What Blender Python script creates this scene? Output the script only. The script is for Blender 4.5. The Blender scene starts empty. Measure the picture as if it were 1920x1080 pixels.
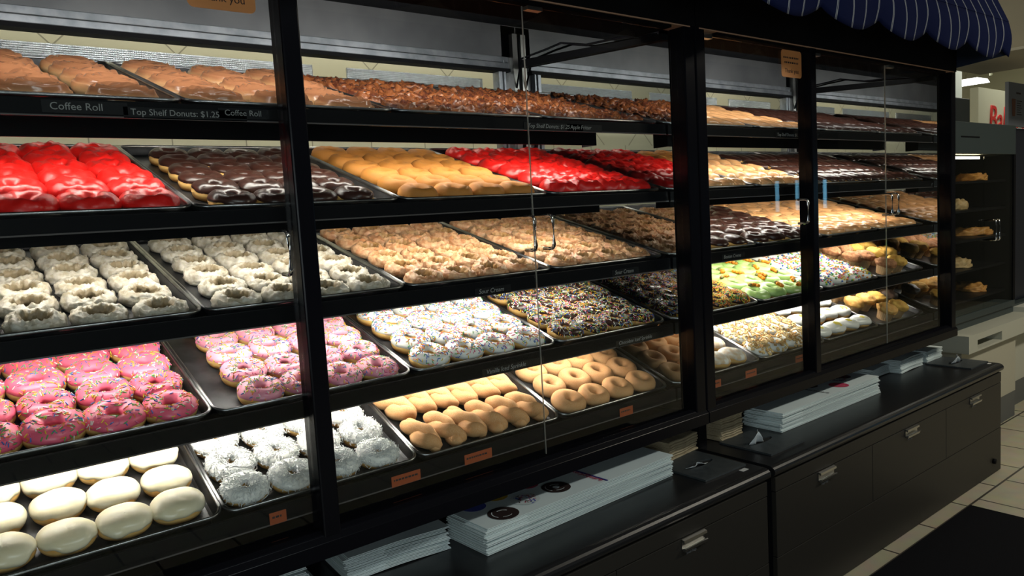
import bpy, bmesh, math, random
from mathutils import Vector, Matrix, Euler, noise

scene = bpy.context.scene
COL = scene.collection
PI = math.pi
R_ = math.radians

# ---------------------------------------------------------------- camera
yaw, pitch, roll = R_(38.646), R_(-5.605), R_(-3.333)
fw = Vector((math.sin(yaw) * math.cos(pitch), math.cos(yaw) * math.cos(pitch), math.sin(pitch)))
r0 = Vector((math.cos(yaw), -math.sin(yaw), 0)); u0 = r0.cross(fw)
rt = r0 * math.cos(roll) + u0 * math.sin(roll)
up = -r0 * math.sin(roll) + u0 * math.cos(roll)
cam_d = bpy.data.cameras.new('camera'); cam = bpy.data.objects.new('camera', cam_d); COL.objects.link(cam)
M = Matrix((rt, up, -fw)).transposed().to_4x4(); M.translation = Vector((-.463, -1.565, 1.328))
cam.matrix_world = M
cam_d.sensor_width = 36; cam_d.lens = 1417.7 / 1920 * 36; cam_d.clip_start = .02; cam_d.clip_end = 60
scene.camera = cam

# ---------------------------------------------------------------- view, world, room lights
scene.view_settings.view_transform = 'Standard'
scene.view_settings.look = 'None'
scene.view_settings.gamma = 1
scene.view_settings.use_curve_mapping = False
scene.view_settings.exposure = 0.0
try:
    scene.cycles.use_denoising = True
    scene.cycles.max_bounces = 8
    scene.cycles.transparent_max_bounces = 16
    scene.cycles.caustics_reflective = False
    scene.cycles.caustics_refractive = False
    scene.cycles.sample_clamp_indirect = 4
except Exception:
    pass
w = bpy.data.worlds.new('dim_store'); scene.world = w; w.use_nodes = True
w.node_tree.nodes['Background'].inputs[0].default_value = (.75, .88, 1, 1)
w.node_tree.nodes['Background'].inputs[1].default_value = .022

LED_SHELF = 66.0      # strength of the strips under the shelves
LED_TOP = 62.0        # strips inside the headers


def area(name, loc, size, power, color, rot=(0, 0, 0), sy=None):
    d = bpy.data.lights.new(name, 'AREA'); d.energy = power; d.color = color
    d.shape = 'RECTANGLE'; d.size = size; d.size_y = sy or size
    o = bpy.data.objects.new(name, d); COL.objects.link(o); o.location = loc; o.rotation_euler = rot
    return o


area('ceiling_light_aisle', (.6, -2.3, 2.96), 1.2, 20, (.86, .97, 1.0), sy=.3)
area('ceiling_light_aisle', (4.3, -2.2, 2.96), 1.2, 62, (1, .93, .78), sy=.3)
area('added_front_light', (-1.7, -4.0, 1.25), 1.7, 36, (.86, .97, 1.0), rot=(R_(90), 0, R_(-14)), sy=1.3)  # unseen low cool light, added to reach the bags under the rail
area('ceiling_light_workroom', (.8, 1.35, 2.9), 2.4, 26, (1, .95, .80), sy=.25)
area('ceiling_light_workroom', (3.6, 1.3, 2.9), 2.0, 20, (1, .95, .80), sy=.25)
area('ceiling_light_bakery', (6.9, .6, 2.9), 1.2, 26, (1, .97, .84), sy=.8)

# ---------------------------------------------------------------- materials
MATS = {}


def newmat(name):
    m = bpy.data.materials.new(name); m.use_nodes = True
    return m, m.node_tree, m.node_tree.nodes['Principled BSDF']


def mat(name, col, rough=.5, metal=0, spec=.5, var=0, vscale=30, col2=None, bump=0, bscale=80, coat=0, emit=0, sheen=0):
    if name in MATS: return MATS[name]
    m, nt, b = newmat(name)
    b.inputs['Base Color'].default_value = (*col, 1)
    b.inputs['Roughness'].default_value = rough
    b.inputs['Metallic'].default_value = metal
    b.inputs['Specular IOR Level'].default_value = spec
    b.inputs['Coat Weight'].default_value = coat
    if emit:
        b.inputs['Emission Color'].default_value = (*col, 1); b.inputs['Emission Strength'].default_value = emit
    tc = nt.nodes.new('ShaderNodeTexCoord')
    if col2:
        n = nt.nodes.new('ShaderNodeTexNoise'); n.inputs['Scale'].default_value = vscale; n.inputs['Detail'].default_value = 4
        nt.links.new(tc.outputs['Object'], n.inputs['Vector'])
        r = nt.nodes.new('ShaderNodeValToRGB')
        r.color_ramp.elements[0].position = .38; r.color_ramp.elements[1].position = .62
        r.color_ramp.elements[0].color = (*col, 1); r.color_ramp.elements[1].color = (*col2, 1)
        nt.links.new(n.outputs['Fac'], r.inputs['Fac']); nt.links.new(r.outputs['Color'], b.inputs['Base Color'])
    if bump:
        n = nt.nodes.new('ShaderNodeTexNoise'); n.inputs['Scale'].default_value = bscale; n.inputs['Detail'].default_value = 3
        nt.links.new(tc.outputs['Object'], n.inputs['Vector'])
        bp = nt.nodes.new('ShaderNodeBump'); bp.inputs['Strength'].default_value = bump; bp.inputs['Distance'].default_value = .003
        nt.links.new(n.outputs['Fac'], bp.inputs['Height']); nt.links.new(bp.outputs['Normal'], b.inputs['Normal'])
    MATS[name] = m
    return m


def dough_mat(name, low, mid, top, h=.04, rough=.55, grain=None, gscale=900, bump=.15):
    """Raised dough: brown base, pale proof line at the waist, fried top."""
    if name in MATS: return MATS[name]
    m, nt, b = newmat(name)
    tc = nt.nodes.new('ShaderNodeTexCoord'); sp = nt.nodes.new('ShaderNodeSeparateXYZ')
    nt.links.new(tc.outputs['Object'], sp.inputs[0])
    n = nt.nodes.new('ShaderNodeTexNoise'); n.inputs['Scale'].default_value = 38; n.inputs['Detail'].default_value = 4
    nt.links.new(tc.outputs['Object'], n.inputs['Vector'])
    ma = nt.nodes.new('ShaderNodeMath'); ma.operation = 'MULTIPLY_ADD'; ma.inputs[1].default_value = 1 / h; ma.inputs[2].default_value = -.15
    nt.links.new(sp.outputs['Z'], ma.inputs[0])
    mb = nt.nodes.new('ShaderNodeMath'); mb.operation = 'MULTIPLY_ADD'; mb.inputs[1].default_value = .3
    nt.links.new(n.outputs['Fac'], mb.inputs[0]); nt.links.new(ma.outputs[0], mb.inputs[2])
    r = nt.nodes.new('ShaderNodeValToRGB'); e = r.color_ramp.elements
    e[0].position = .12; e[0].color = (*low, 1); e[1].position = .42; e[1].color = (*mid, 1)
    x = e.new(.75); x.color = (*top, 1)
    nt.links.new(mb.outputs[0], r.inputs['Fac'])
    out = r.outputs['Color']
    if grain:
        g = nt.nodes.new('ShaderNodeTexNoise'); g.inputs['Scale'].default_value = gscale; g.inputs['Detail'].default_value = 1
        nt.links.new(tc.outputs['Object'], g.inputs['Vector'])
        gr = nt.nodes.new('ShaderNodeValToRGB'); gr.color_ramp.elements[0].position = .45; gr.color_ramp.elements[1].position = .6
        nt.links.new(g.outputs['Fac'], gr.inputs['Fac'])
        mf = nt.nodes.new('ShaderNodeMath'); mf.operation = 'MULTIPLY'; mf.inputs[1].default_value = .55
        nt.links.new(gr.outputs['Color'], mf.inputs[0])
        mx = nt.nodes.new('ShaderNodeMix'); mx.data_type = 'RGBA'
        nt.links.new(mf.outputs[0], mx.inputs[0]); nt.links.new(out, mx.inputs[6]); mx.inputs[7].default_value = (*grain, 1)
        out = mx.outputs[2]
    nt.links.new(out, b.inputs['Base Color'])
    bp = nt.nodes.new('ShaderNodeBump'); bp.inputs['Strength'].default_value = bump; bp.inputs['Distance'].default_value = .004
    nt.links.new(n.outputs['Fac'], bp.inputs['Height']); nt.links.new(bp.outputs['Normal'], b.inputs['Normal'])
    b.inputs['Roughness'].default_value = rough
    MATS[name] = m
    return m


def glass_mat():
    if 'clear_glass' in MATS: return MATS['clear_glass']
    m, nt, b = newmat('clear_glass'); nt.nodes.remove(b)
    out = nt.nodes['Material Output']
    t = nt.nodes.new('ShaderNodeBsdfTransparent'); t.inputs[0].default_value = (.97, .985, .975, 1)
    g = nt.nodes.new('ShaderNodeBsdfGlossy'); g.inputs['Roughness'].default_value = .0
    lw = nt.nodes.new('ShaderNodeLayerWeight'); lw.inputs['Blend'].default_value = .5
    pw = nt.nodes.new('ShaderNodeMath'); pw.operation = 'POWER'; pw.inputs[1].default_value = 5; nt.links.new(lw.outputs['Facing'], pw.inputs[0])
    f = nt.nodes.new('ShaderNodeMath'); f.operation = 'MULTIPLY_ADD'; f.inputs[1].default_value = .72; f.inputs[2].default_value = .016
    nt.links.new(pw.outputs[0], f.inputs[0])
    mx = nt.nodes.new('ShaderNodeMixShader')
    nt.links.new(f.outputs[0], mx.inputs[0]); nt.links.new(t.outputs[0], mx.inputs[1]); nt.links.new(g.outputs[0], mx.inputs[2])
    nt.links.new(mx.outputs[0], out.inputs[0])
    MATS['clear_glass'] = m
    return m


black = mat('black_lacquer', (.005, .005, .007), .22, spec=.09)
black_matte = mat('black_matte_metal', (.006, .006, .007), .6, spec=.06)
lip_black = mat('black_shelf_lip', (.006, .006, .007), .4, spec=.07)
inner_grey = mat('grey_inner_sheet', (.16, .165, .175), .38, metal=.55, col2=(.12, .125, .135), vscale=6)
track_mat = mat('grey_track_metal', (.34, .36, .40), .35, metal=.7, col2=(.22, .24, .27), vscale=18)
roof_mat = mat('dark_roof_sheet', (.020, .022, .026), .8, spec=.02)
mirror = mat('mirror', (.70, .71, .70), .015, metal=1)
chrome = mat('chrome', (.8, .8, .8), .12, metal=1)
steel = mat('brushed_steel', (.55, .55, .53), .3, metal=1)
pan_dark = mat('seasoned_pan', (.028, .028, .031), .42, metal=.6, col2=(.06, .06, .063), vscale=25)
pan_rim = mat('pan_rim_metal', (.50, .50, .50), .3, metal=1, col2=(.20, .20, .21), vscale=11)
tan_wood = mat('tan_edge_board', (.45, .27, .18), .6)
white_paper = mat('white_bag_paper', (.76, .85, .84), .7, col2=(.71, .80, .80), vscale=5)
white_txt = mat('pale_lettering', (.24, .24, .24), .6)
orange_card = mat('orange_card', (.36, .075, .02), .7)
orange_sticker = mat('orange_sticker', (.72, .30, .10), .6)
dark_ink = mat('dark_ink', (.03, .02, .02), .7)
kraft = mat('kraft_napkin', (.42, .35, .22), .85, col2=(.36, .29, .18), vscale=30)
glass = glass_mat()

# ---------------------------------------------------------------- object helpers


def tag(o, label=None, cat=None, group=None, kind=None):
    if label: o['label'] = label
    if cat: o['category'] = cat
    if group: o['group'] = group
    if kind: o['kind'] = kind
    return o


def link(name, me, parent=None, m=None):
    o = bpy.data.objects.new(name, me); COL.objects.link(o)
    if m and me is not None and not me.materials: me.materials.append(m)
    if parent: o.parent = parent
    return o


def empty(name, loc=(0, 0, 0), rot=(0, 0, 0)):
    o = bpy.data.objects.new(name, None); COL.objects.link(o)
    o.location = loc; o.rotation_euler = rot; o.empty_display_size = .05
    return o


def mesh(name, vs, fs, mats=(), smooth=False, mi=None):
    me = bpy.data.meshes.new(name); me.from_pydata([tuple(v) for v in vs], [], fs); me.update()
    for m in mats: me.materials.append(m)
    if smooth: me.polygons.foreach_set('use_smooth', [True] * len(me.polygons))
    if mi: me.polygons.foreach_set('material_index', mi)
    return me


class MB:
    """collects simple shapes into one mesh"""
    def __init__(s): s.v = []; s.f = []; s.mi = []; s.sm = []

    def add(s, vs, fs, m=0, smooth=False):
        k = len(s.v); s.v += [tuple(v) for v in vs]
        for f in fs: s.f.append(tuple(i + k for i in f)); s.mi.append(m); s.sm.append(smooth)

    def box(s, x0, x1, y0, y1, z0, z1, m=0):
        vs = [(x, y, z) for x in (x0, x1) for y in (y0, y1) for z in (z0, z1)]
        s.add(vs, [(0, 1, 3, 2), (4, 6, 7, 5), (0, 4, 5, 1), (2, 3, 7, 6), (0, 2, 6, 4), (1, 5, 7, 3)], m)

    def hexa(s, p, m=0):     # 8 points: bottom 4 ccw, top 4 ccw
        s.add(p, [(3, 2, 1, 0), (4, 5, 6, 7), (0, 1, 5, 4), (1, 2, 6, 5), (2, 3, 7, 6), (3, 0, 4, 7)], m)

    def prism_x(s, prof, x0, x1, m=0):     # profile list of (y,z)
        n = len(prof); vs = [(x0, y, z) for y, z in prof] + [(x1, y, z) for y, z in prof]
        fs = [(i, (i + 1) % n, (i + 1) % n + n, i + n) for i in range(n)] + [tuple(range(n - 1, -1, -1)), tuple(range(n, 2 * n))]
        s.add(vs, fs, m)

    def tube(s, pts, r, n=8, m=0, closed=False):
        pts = [Vector(p) for p in pts]; N = len(pts); vs = []; fs = []
        for i, p in enumerate(pts):
            if closed: t = pts[(i + 1) % N] - pts[i - 1]
            else: t = pts[min(i + 1, N - 1)] - pts[max(i - 1, 0)]
            t.normalize(); a = t.cross(Vector((0, 0, 1)))
            if a.length < .01: a = t.cross(Vector((0, 1, 0)))
            a.normalize(); b = t.cross(a)
            for k in range(n):
                c = 2 * PI * k / n; vs.append(p + (a * math.cos(c) + b * math.sin(c)) * r)
        L = N if closed else N - 1
        for i in range(L):
            for k in range(n):
                i2 = (i + 1) % N
                fs.append((i * n + k, i2 * n + k, i2 * n + (k + 1) % n, i * n + (k + 1) % n))
        if not closed: fs += [tuple(range(n)), tuple(range((N - 1) * n + n - 1, (N - 1) * n - 1, -1))]
        s.add(vs, fs, m, True)

    def build(s, name, mats, parent=None, bevel=0):
        if not isinstance(mats, (list, tuple)): mats = [mats]
        me = mesh(name, s.v, s.f, mats, mi=s.mi)
        me.polygons.foreach_set('use_smooth', s.sm)
        bm = bmesh.new(); bm.from_mesh(me); bmesh.ops.recalc_face_normals(bm, faces=bm.faces); bm.to_mesh(me); bm.free()
        o = link(name, me, parent)
        if bevel:
            b = o.modifiers.new('bevel', 'BEVEL'); b.width = bevel; b.segments = 2; b.limit_method = 'ANGLE'
        return o


def box(name, x0, x1, y0, y1, z0, z1, m, parent=None, bevel=0):
    b = MB(); b.box(x0, x1, y0, y1, z0, z1); return b.build(name, m, parent, bevel)


def text_mesh(name, body, size, m, parent, loc, rot, shear=0, align='LEFT', extr=.0002):
    cu = bpy.data.curves.new('lettering', 'FONT'); cu.body = body; cu.size = size; cu.extrude = extr; cu.shear = shear; cu.align_x = align
    cu.resolution_u = 3
    o = bpy.data.objects.new('tmp', cu); COL.objects.link(o)
    dg = bpy.context.evaluated_depsgraph_get()
    me = bpy.data.meshes.new_from_object(o.evaluated_get(dg)); COL.objects.unlink(o); bpy.data.objects.remove(o)
    me.materials.clear(); me.materials.append(m)
    t = link(name, me, parent); t.location = loc; t.rotation_euler = rot
    return t


# ---------------------------------------------------------------- the room
def brick_mat(name, c1, c2, mortar, bw, rh, msize, offset=.5, rot=0, rough=.45):
    m, nt, b = newmat(name)
    tc = nt.nodes.new('ShaderNodeTexCoord'); mp = nt.nodes.new('ShaderNodeMapping'); mp.inputs['Rotation'].default_value = (0, 0, rot)
    br = nt.nodes.new('ShaderNodeTexBrick'); br.offset = offset
    br.inputs['Color1'].default_value = (*c1, 1); br.inputs['Color2'].default_value = (*c2, 1); br.inputs['Mortar'].default_value = (*mortar, 1)
    br.inputs['Scale'].default_value = 1; br.inputs['Mortar Size'].default_value = msize
    br.inputs['Brick Width'].default_value = bw; br.inputs['Row Height'].default_value = rh
    nt.links.new(tc.outputs['Object'], mp.inputs[0]); nt.links.new(mp.outputs[0], br.inputs[0])
    n = nt.nodes.new('ShaderNodeTexNoise'); n.inputs['Scale'].default_value = 14; n.inputs['Detail'].default_value = 5
    nt.links.new(tc.outputs['Object'], n.inputs['Vector'])
    mx = nt.nodes.new('ShaderNodeMix'); mx.data_type = 'RGBA'; mx.blend_type = 'MULTIPLY'; mx.inputs[0].default_value = .35
    nt.links.new(br.outputs['Color'], mx.inputs[6]); nt.links.new(n.outputs['Color'], mx.inputs[7])
    nt.links.new(mx.outputs[2], b.inputs['Base Color']); b.inputs['Roughness'].default_value = rough
    return m, nt, br, mp


floor_m, fnt, fbr, fmp = brick_mat('beige_floor_tile', (.52, .47, .34), (.47, .42, .30), (.06, .05, .04), .31, .31, .005, offset=.35)
fmp.inputs['Location'].default_value = (.10, .34, 0)
fl = box('floor', -2.6, 9.5, -4.2, 2.1, -.1, 0, floor_m); tag(fl, kind='structure')
cl = box('ceiling', -2.6, 9.5, -4.2, 2.1, 3.0, 3.1, mat('ceiling_tile', (.42, .41, .36), .8)); tag(cl, kind='structure')


def wall_tile():
    m, nt, b = newmat('cream_wall_tile')
    tc = nt.nodes.new('ShaderNodeTexCoord'); sp = nt.nodes.new('ShaderNodeSeparateXYZ'); cb = nt.nodes.new('ShaderNodeCombineXYZ')
    nt.links.new(tc.outputs['Object'], sp.inputs[0]); nt.links.new(sp.outputs['X'], cb.inputs[0]); nt.links.new(sp.outputs['Z'], cb.inputs[1])
    outs = []
    for rot, bw, rh, off, loc in ((0, .32, .10, .5, (.15, 0, 0)), (PI / 4, .33, .33, 0, (.1, .12, 0))):
        mp = nt.nodes.new('ShaderNodeMapping'); mp.inputs['Rotation'].default_value = (0, 0, rot); mp.inputs['Location'].default_value = loc
        br = nt.nodes.new('ShaderNodeTexBrick'); br.offset = off
        br.inputs['Color1'].default_value = (.66, .63, .47, 1); br.inputs['Color2'].default_value = (.60, .57, .43, 1); br.inputs['Mortar'].default_value = (.30, .28, .21, 1)
        br.inputs['Scale'].default_value = 1; br.inputs['Mortar Size'].default_value = .003; br.inputs['Brick Width'].default_value = bw; br.inputs['Row Height'].default_value = rh
        nt.links.new(cb.outputs[0], mp.inputs[0]); nt.links.new(mp.outputs[0], br.inputs[0]); outs.append(br.outputs['Color'])
    g = nt.nodes.new('ShaderNodeMath'); g.operation = 'GREATER_THAN'; g.inputs[1].default_value = 1.735
    nt.links.new(sp.outputs['Z'], g.inputs[0])
    mx = nt.nodes.new('ShaderNodeMix'); mx.data_type = 'RGBA'
    nt.links.new(g.outputs[0], mx.inputs[0]); nt.links.new(outs[0], mx.inputs[6]); nt.links.new(outs[1], mx.inputs[7])
    nt.links.new(mx.outputs[2], b.inputs['Base Color']); b.inputs['Roughness'].default_value = .35
    return m


wb = box('wall_back', -2.6, 9.5, 1.9, 2.1, 0, 3.0, wall_tile()); tag(wb, kind='structure')
wr = box('wall_front_right', 9.2, 9.5, -4.2, -.6, 0, 3.0, mat('darkened_far_wall', (.09, .09, .075), .8)); tag(wr, kind='structure')  # unseen half painted dark so the pastry case glass reflects less
wr = box('wall_right', 9.2, 9.5, -.6, 1.9, 0, 3.0, mat('pale_yellow_paint', (.50, .48, .33), .8)); tag(wr, kind='structure')

# ---------------------------------------------------------------- display cases
SH = [(1.580, 17.0), (1.372, 16.5), (1.163, 14.5), (.953, 18.0), (.739, 22.0)]   # lip height, tilt
SNAME = ['top shelf', 'second shelf', 'middle shelf', 'fourth shelf', 'bottom shelf']
ZG0, ZG1 = .675, 1.862          # glass bottom / header underside
YB = .70
RAIL_TOP = .682


def led_mat(name, col, s):
    if name in MATS: return MATS[name]
    m = bpy.data.materials.new(name); m.use_nodes = True; nt = m.node_tree
    nt.nodes.remove(nt.nodes['Principled BSDF']); e = nt.nodes.new('ShaderNodeEmission')
    e.inputs[0].default_value = (*col, 1); e.inputs[1].default_value = s
    nt.links.new(e.outputs[0], nt.nodes['Material Output'].inputs[0]); MATS[name] = m
    return m


def emboss_mat():
    m, nt, b = newmat('embossed_clear_panel')
    out = nt.nodes['Material Output']
    tc = nt.nodes.new('ShaderNodeTexCoord'); sp = nt.nodes.new('ShaderNodeSeparateXYZ'); nt.links.new(tc.outputs['Object'], sp.inputs[0])
    hs = []
    for sgn in (1, -1):
        a = nt.nodes.new('ShaderNodeMath'); a.operation = 'MULTIPLY_ADD'; a.inputs[1].default_value = sgn
        nt.links.new(sp.outputs['X'], a.inputs[0]); nt.links.new(sp.outputs['Z'], a.inputs[2])
        c = nt.nodes.new('ShaderNodeMath'); c.operation = 'MULTIPLY'; c.inputs[1].default_value = 560
        nt.links.new(a.outputs[0], c.inputs[0]); d = nt.nodes.new('ShaderNodeMath'); d.operation = 'SINE'; nt.links.new(c.outputs[0], d.inputs[0]); hs.append(d)
    p = nt.nodes.new('ShaderNodeMath'); p.operation = 'MULTIPLY'; nt.links.new(hs[0].outputs[0], p.inputs[0]); nt.links.new(hs[1].outputs[0], p.inputs[1])
    wv = nt.nodes.new('ShaderNodeTexNoise'); wv.inputs['Scale'].default_value = 5; nt.links.new(tc.outputs['Object'], wv.inputs['Vector'])
    ad = nt.nodes.new('ShaderNodeMath'); ad.operation = 'MULTIPLY_ADD'; ad.inputs[1].default_value = 14; nt.links.new(wv.outputs['Fac'], ad.inputs[0]); nt.links.new(p.outputs[0], ad.inputs[2])
    bp = nt.nodes.new('ShaderNodeBump'); bp.inputs['Strength'].default_value = .8; bp.inputs['Distance'].default_value = .0008
    nt.links.new(ad.outputs[0], bp.inputs['Height']); nt.links.new(bp.outputs['Normal'], b.inputs['Normal'])
    b.inputs['Base Color'].default_value = (.62, .66, .68, 1); b.inputs['Metallic'].default_value = .9; b.inputs['Roughness'].default_value = .22
    t = nt.nodes.new('ShaderNodeBsdfTransparent'); mx = nt.nodes.new('ShaderNodeMixShader'); mx.inputs[0].default_value = .78
    nt.links.new(t.outputs[0], mx.inputs[1]); nt.links.new(b.outputs[0], mx.inputs[2]); nt.links.new(mx.outputs[0], out.inputs[0])
    return m


emboss = emboss_mat()
led_s = led_mat('shelf_led', (1, .95, .86), LED_SHELF)
led_t = led_mat('header_led', (1, .97, .92), LED_TOP)


def make_case(name, label, x0, x1, posts, doors, mirror_x, lx0, openings):
    """x0..x1 outer width, posts list of (a,b), doors list of (a,b,handle_x)"""
    t = empty(name, ((x0 + x1) / 2, .3, .505)); tag(t, label, 'display case', 'donut display cases along the wall')
    ox, oy, oz = t.location

    def P(n, b, m, bevel=0, par=None):
        o = b.build(n, m, None, bevel); o.parent = par or t
        o.matrix_parent_inverse = Matrix.Translation(-t.location); return o
    for a, b in posts:
        m = MB(); m.box(a, b, -.092, -.035, ZG0 - .03, ZG1 + .01); P('post', m, black, .004)
    m = MB(); m.prism_x([(-.095, ZG1), (-.03, ZG1), (-.03, 2.06), (-.095, 2.2)], x0, x1)
    P('header', m, black_matte)
    m = MB(); m.box(x0 + .02, x1 - .02, -.093, -.031, ZG1 - .004, ZG1 - .0005); P('header_edge_board', m, tan_wood)
    m = MB(); m.box(lx0 - .02, x1 - .10, -.0885, .05, ZG1 - .0125, ZG1 + .03); P('light_fixture', m, mat('fixture_black', (.004, .004, .005), .8, spec=.02), .003)
    m = MB(); m.add([(lx0, .051, ZG1 - .008), (x1 - .2, .051, ZG1 - .008), (x1 - .2, .056, ZG1 + .012), (lx0, .056, ZG1 + .012)], [(0, 1, 2, 3)]); P('light_strip', m, led_t)
    m = MB(); m.box(x0, x1, -.03, YB + .02, 2.032, 2.05); P('roof_panel', m, roof_mat)
    # bottom rail, floor, plinth under the case
    m = MB(); m.prism_x([(-.10, .625), (-.10, .66), (-.088, .672), (-.088, RAIL_TOP - .008), (-.075, RAIL_TOP - .002), (.0, .672), (.0, .625)], x0, x1); P('bottom_rail', m, black, .003)
    m = MB(); m.box(x0, x1, 0, YB, .63, .662); P('case_floor', m, lip_black)
    m = MB(); m.box(x0, x1, .34, YB, .506, .63); P('plinth', m, black_matte)
    # back: upper sheet with two tracks, uprights beside the openings, slotted standards
    m = MB(); m.box(x0, x1, YB, YB + .02, 1.915, 2.032); P('back_sheet', m, inner_grey)
    m = MB(); m.box(x0 + .05, x1 - .1, YB - .014, YB + .02, 1.892, 1.913); m.box(x0 + .05, x1 - .1, YB - .022, YB + .02, 1.869, 1.889); P('door_track', m, track_mat, .002)
    m = MB(); m.box(x0 + .05, x1 - .1, YB - .026, YB + .02, 1.856, 1.868); P('track_seal', m, black_matte)
    m = MB(); m.box(x1 - .152, x1 - .135, YB - .02, YB + .02, .66, 1.868); m.box(x1 - .128, x1 - .118, YB - .02, YB + .02, .66, 1.9); P('rear_door_frame', m, track_mat, .002)
    m = MB(); m.box(x1 - .118, x1 - .05, YB, YB + .02, .66, 2.03); P('back_upright', m, inner_grey)
    m = MB(); m.box(mirror_x - .035, mirror_x - .012, YB - .02, YB, .66, 2.0)
    P('slotted_standard', m, steel)
    for a, b in openings:
        m = MB(); m.box(a, b, YB + .045, YB + .051, 1.665, 1.838); P('rear_panel', m, emboss)
    m = MB(); m.box(x0 + .006, mirror_x - .004, YB - .004, YB + .018, .66, .985); P('light_block_board', m, lip_black)  # added board, keeps the tile wall from reflecting under the bottom shelf
    # end panels
    m = MB(); m.box(mirror_x, x1, -.035, YB + .02, .63, 2.04); P('end_panel', m, black_matte)
    m = MB(); m.box(mirror_x - .003, mirror_x - .0005, -.03, YB - .0, .664, 2.03); P('mirror_panel', m, mirror)
    m = MB(); m.box(x0, x0 + .004, -.035, YB + .02, .63, 2.04); P('end_panel', m, black_matte)
    # conduit on the mirror wall
    m = MB(); m.hexa([(mirror_x - .02, -.02, 1.832), (mirror_x - .004, -.02, 1.832), (mirror_x - .004, .66, 1.872), (mirror_x - .02, .66, 1.872),
                      (mirror_x - .02, -.02, 1.85), (mirror_x - .004, -.02, 1.85), (mirror_x - .004, .66, 1.90), (mirror_x - .02, .66, 1.90)])
    P('cable_channel', m, black_matte)
    m = MB(); m.tube([(mirror_x - .02, .0, 1.852), (mirror_x - .03, .15, 1.872), (mirror_x - .026, .3, 1.882), (mirror_x - .03, .42, 1.912), (mirror_x - .024, .5, 1.908), (mirror_x - .03, .64, 1.90), (mirror_x - .025, .68, 1.8)], .004, 6)
    P('cable', m, black)
    # doors
    for a, b, hx in doors:
        m = MB(); m.box(a, b, -.065, -.061, RAIL_TOP + .001, ZG1 - .013); d = P('glass_door', m, glass)
        for xx in (a - .0002,):
            m = MB(); m.box(xx, xx + .0009, -.0653, -.0607, RAIL_TOP + .001, ZG1 - .013)
            P('polished_edge', m, mat('glass_edge', (.55, .55, .50), .25, metal=.6))
        m = MB(); zt, zb = 1.318, 1.232
        pts = [(hx, -.066, zt), (hx, -.094, zt)] + [(hx, -.094 - .012 * math.sin(q), zt - .012 + .012 * math.cos(q)) for q in (R_(30), R_(60), R_(90))] + \
              [(hx, -.106, zb + .012)] + [(hx, -.094 - .012 * math.cos(q), zb + .012 - .012 * math.sin(q)) for q in (R_(30), R_(60), R_(90))] + [(hx, -.066, zb)]
        m.tube(pts, .0048, 10); h = P('handle', m, chrome); h.parent = d
        h.matrix_parent_inverse = Matrix.Translation(-t.location)
        d.matrix_parent_inverse = Matrix.Translation(-t.location)
        h.matrix_parent_inverse = Matrix.Identity(4)
        m = MB(); m.box(a + .01, a + .06, -.075, -.056, ZG1 - .022, ZG1 - .006); P('door_bracket', m, steel)
    return t


LX0, LX1 = -.46, 1.482
RX0, RX1 = 1.486, 3.42
LM, RM = 1.437, 3.372
caseL = make_case('display_case', 'black framed glass donut case nearest the camera with pink and red donuts', LX0, LX1,
                  [(.168, .208), (1.432, LX1)], [(-.42, .166, .14), (.21, .8195, .79), (.8215, 1.43, .852)], LM, -.40,
                  [(-.38, .62), (.74, 1.30)])
caseR = make_case('display_case', 'black framed glass donut case farther right with green donuts and muffins', RX0, RX1,
                  [(RX0, 1.534), (2.15, 2.188), (3.372, RX1)], [(1.536, 2.148, 2.09), (2.19, 2.777, 2.742), (2.779, 3.37, 2.80)], RM, 1.62,
                  [(1.53, 2.06), (2.16, 2.75), (2.85, 3.22)])


def sticker(par, x0, x1, z0, z1):
    m = MB(); r = .012; pts = []
    for cx, cz, a0 in ((x1 - r, z1 - r, 0), (x0 + r, z1 - r, 90), (x0 + r, z0 + r, 180), (x1 - r, z0 + r, 270)):
        for k in range(5): a = R_(a0 + k * 22.5); pts.append((cx + r * math.cos(a), cz + r * math.sin(a)))
    vs = [(x, -.0672, z) for x, z in pts] + [(x, -.0664, z) for x, z in pts]; n = len(pts)
    m.add(vs, [tuple(range(n)), tuple(range(2 * n - 1, n - 1, -1))] + [(i, (i + 1) % n, (i + 1) % n + n, i + n) for i in range(n)])
    o = m.build('notice_sticker', orange_sticker); o.parent = par; o.matrix_parent_inverse = Matrix.Translation(-par.location)
    tx = text_mesh('lettering', 'Thank you', .021, dark_ink, o, ((x0 + x1) / 2, -.0675, z0 + .016), (PI / 2, 0, 0), align='CENTER')
    m = MB()
    for zz, L in ((z1 - .026, .8), (z1 - .043, .7)):
        k = x0 + (x1 - x0) * (1 - L) / 2
        rr = random.Random(int(zz * 1e4))
        while k < x1 - (x1 - x0) * (1 - L) / 2 - .006:
            ww = rr.uniform(.005, .014); m.box(k, k + ww, -.0675, -.0672, zz - .003, zz + .003); k += ww + .004
    s_ = m.build('faded_print', dark_ink, o)
    return o


sticker(caseL, .0, .13, 1.748, 1.848)
sticker(caseR, 2.0, 2.13, 1.752, 1.846)

# ---------------------------------------------------------------- shelves


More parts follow.
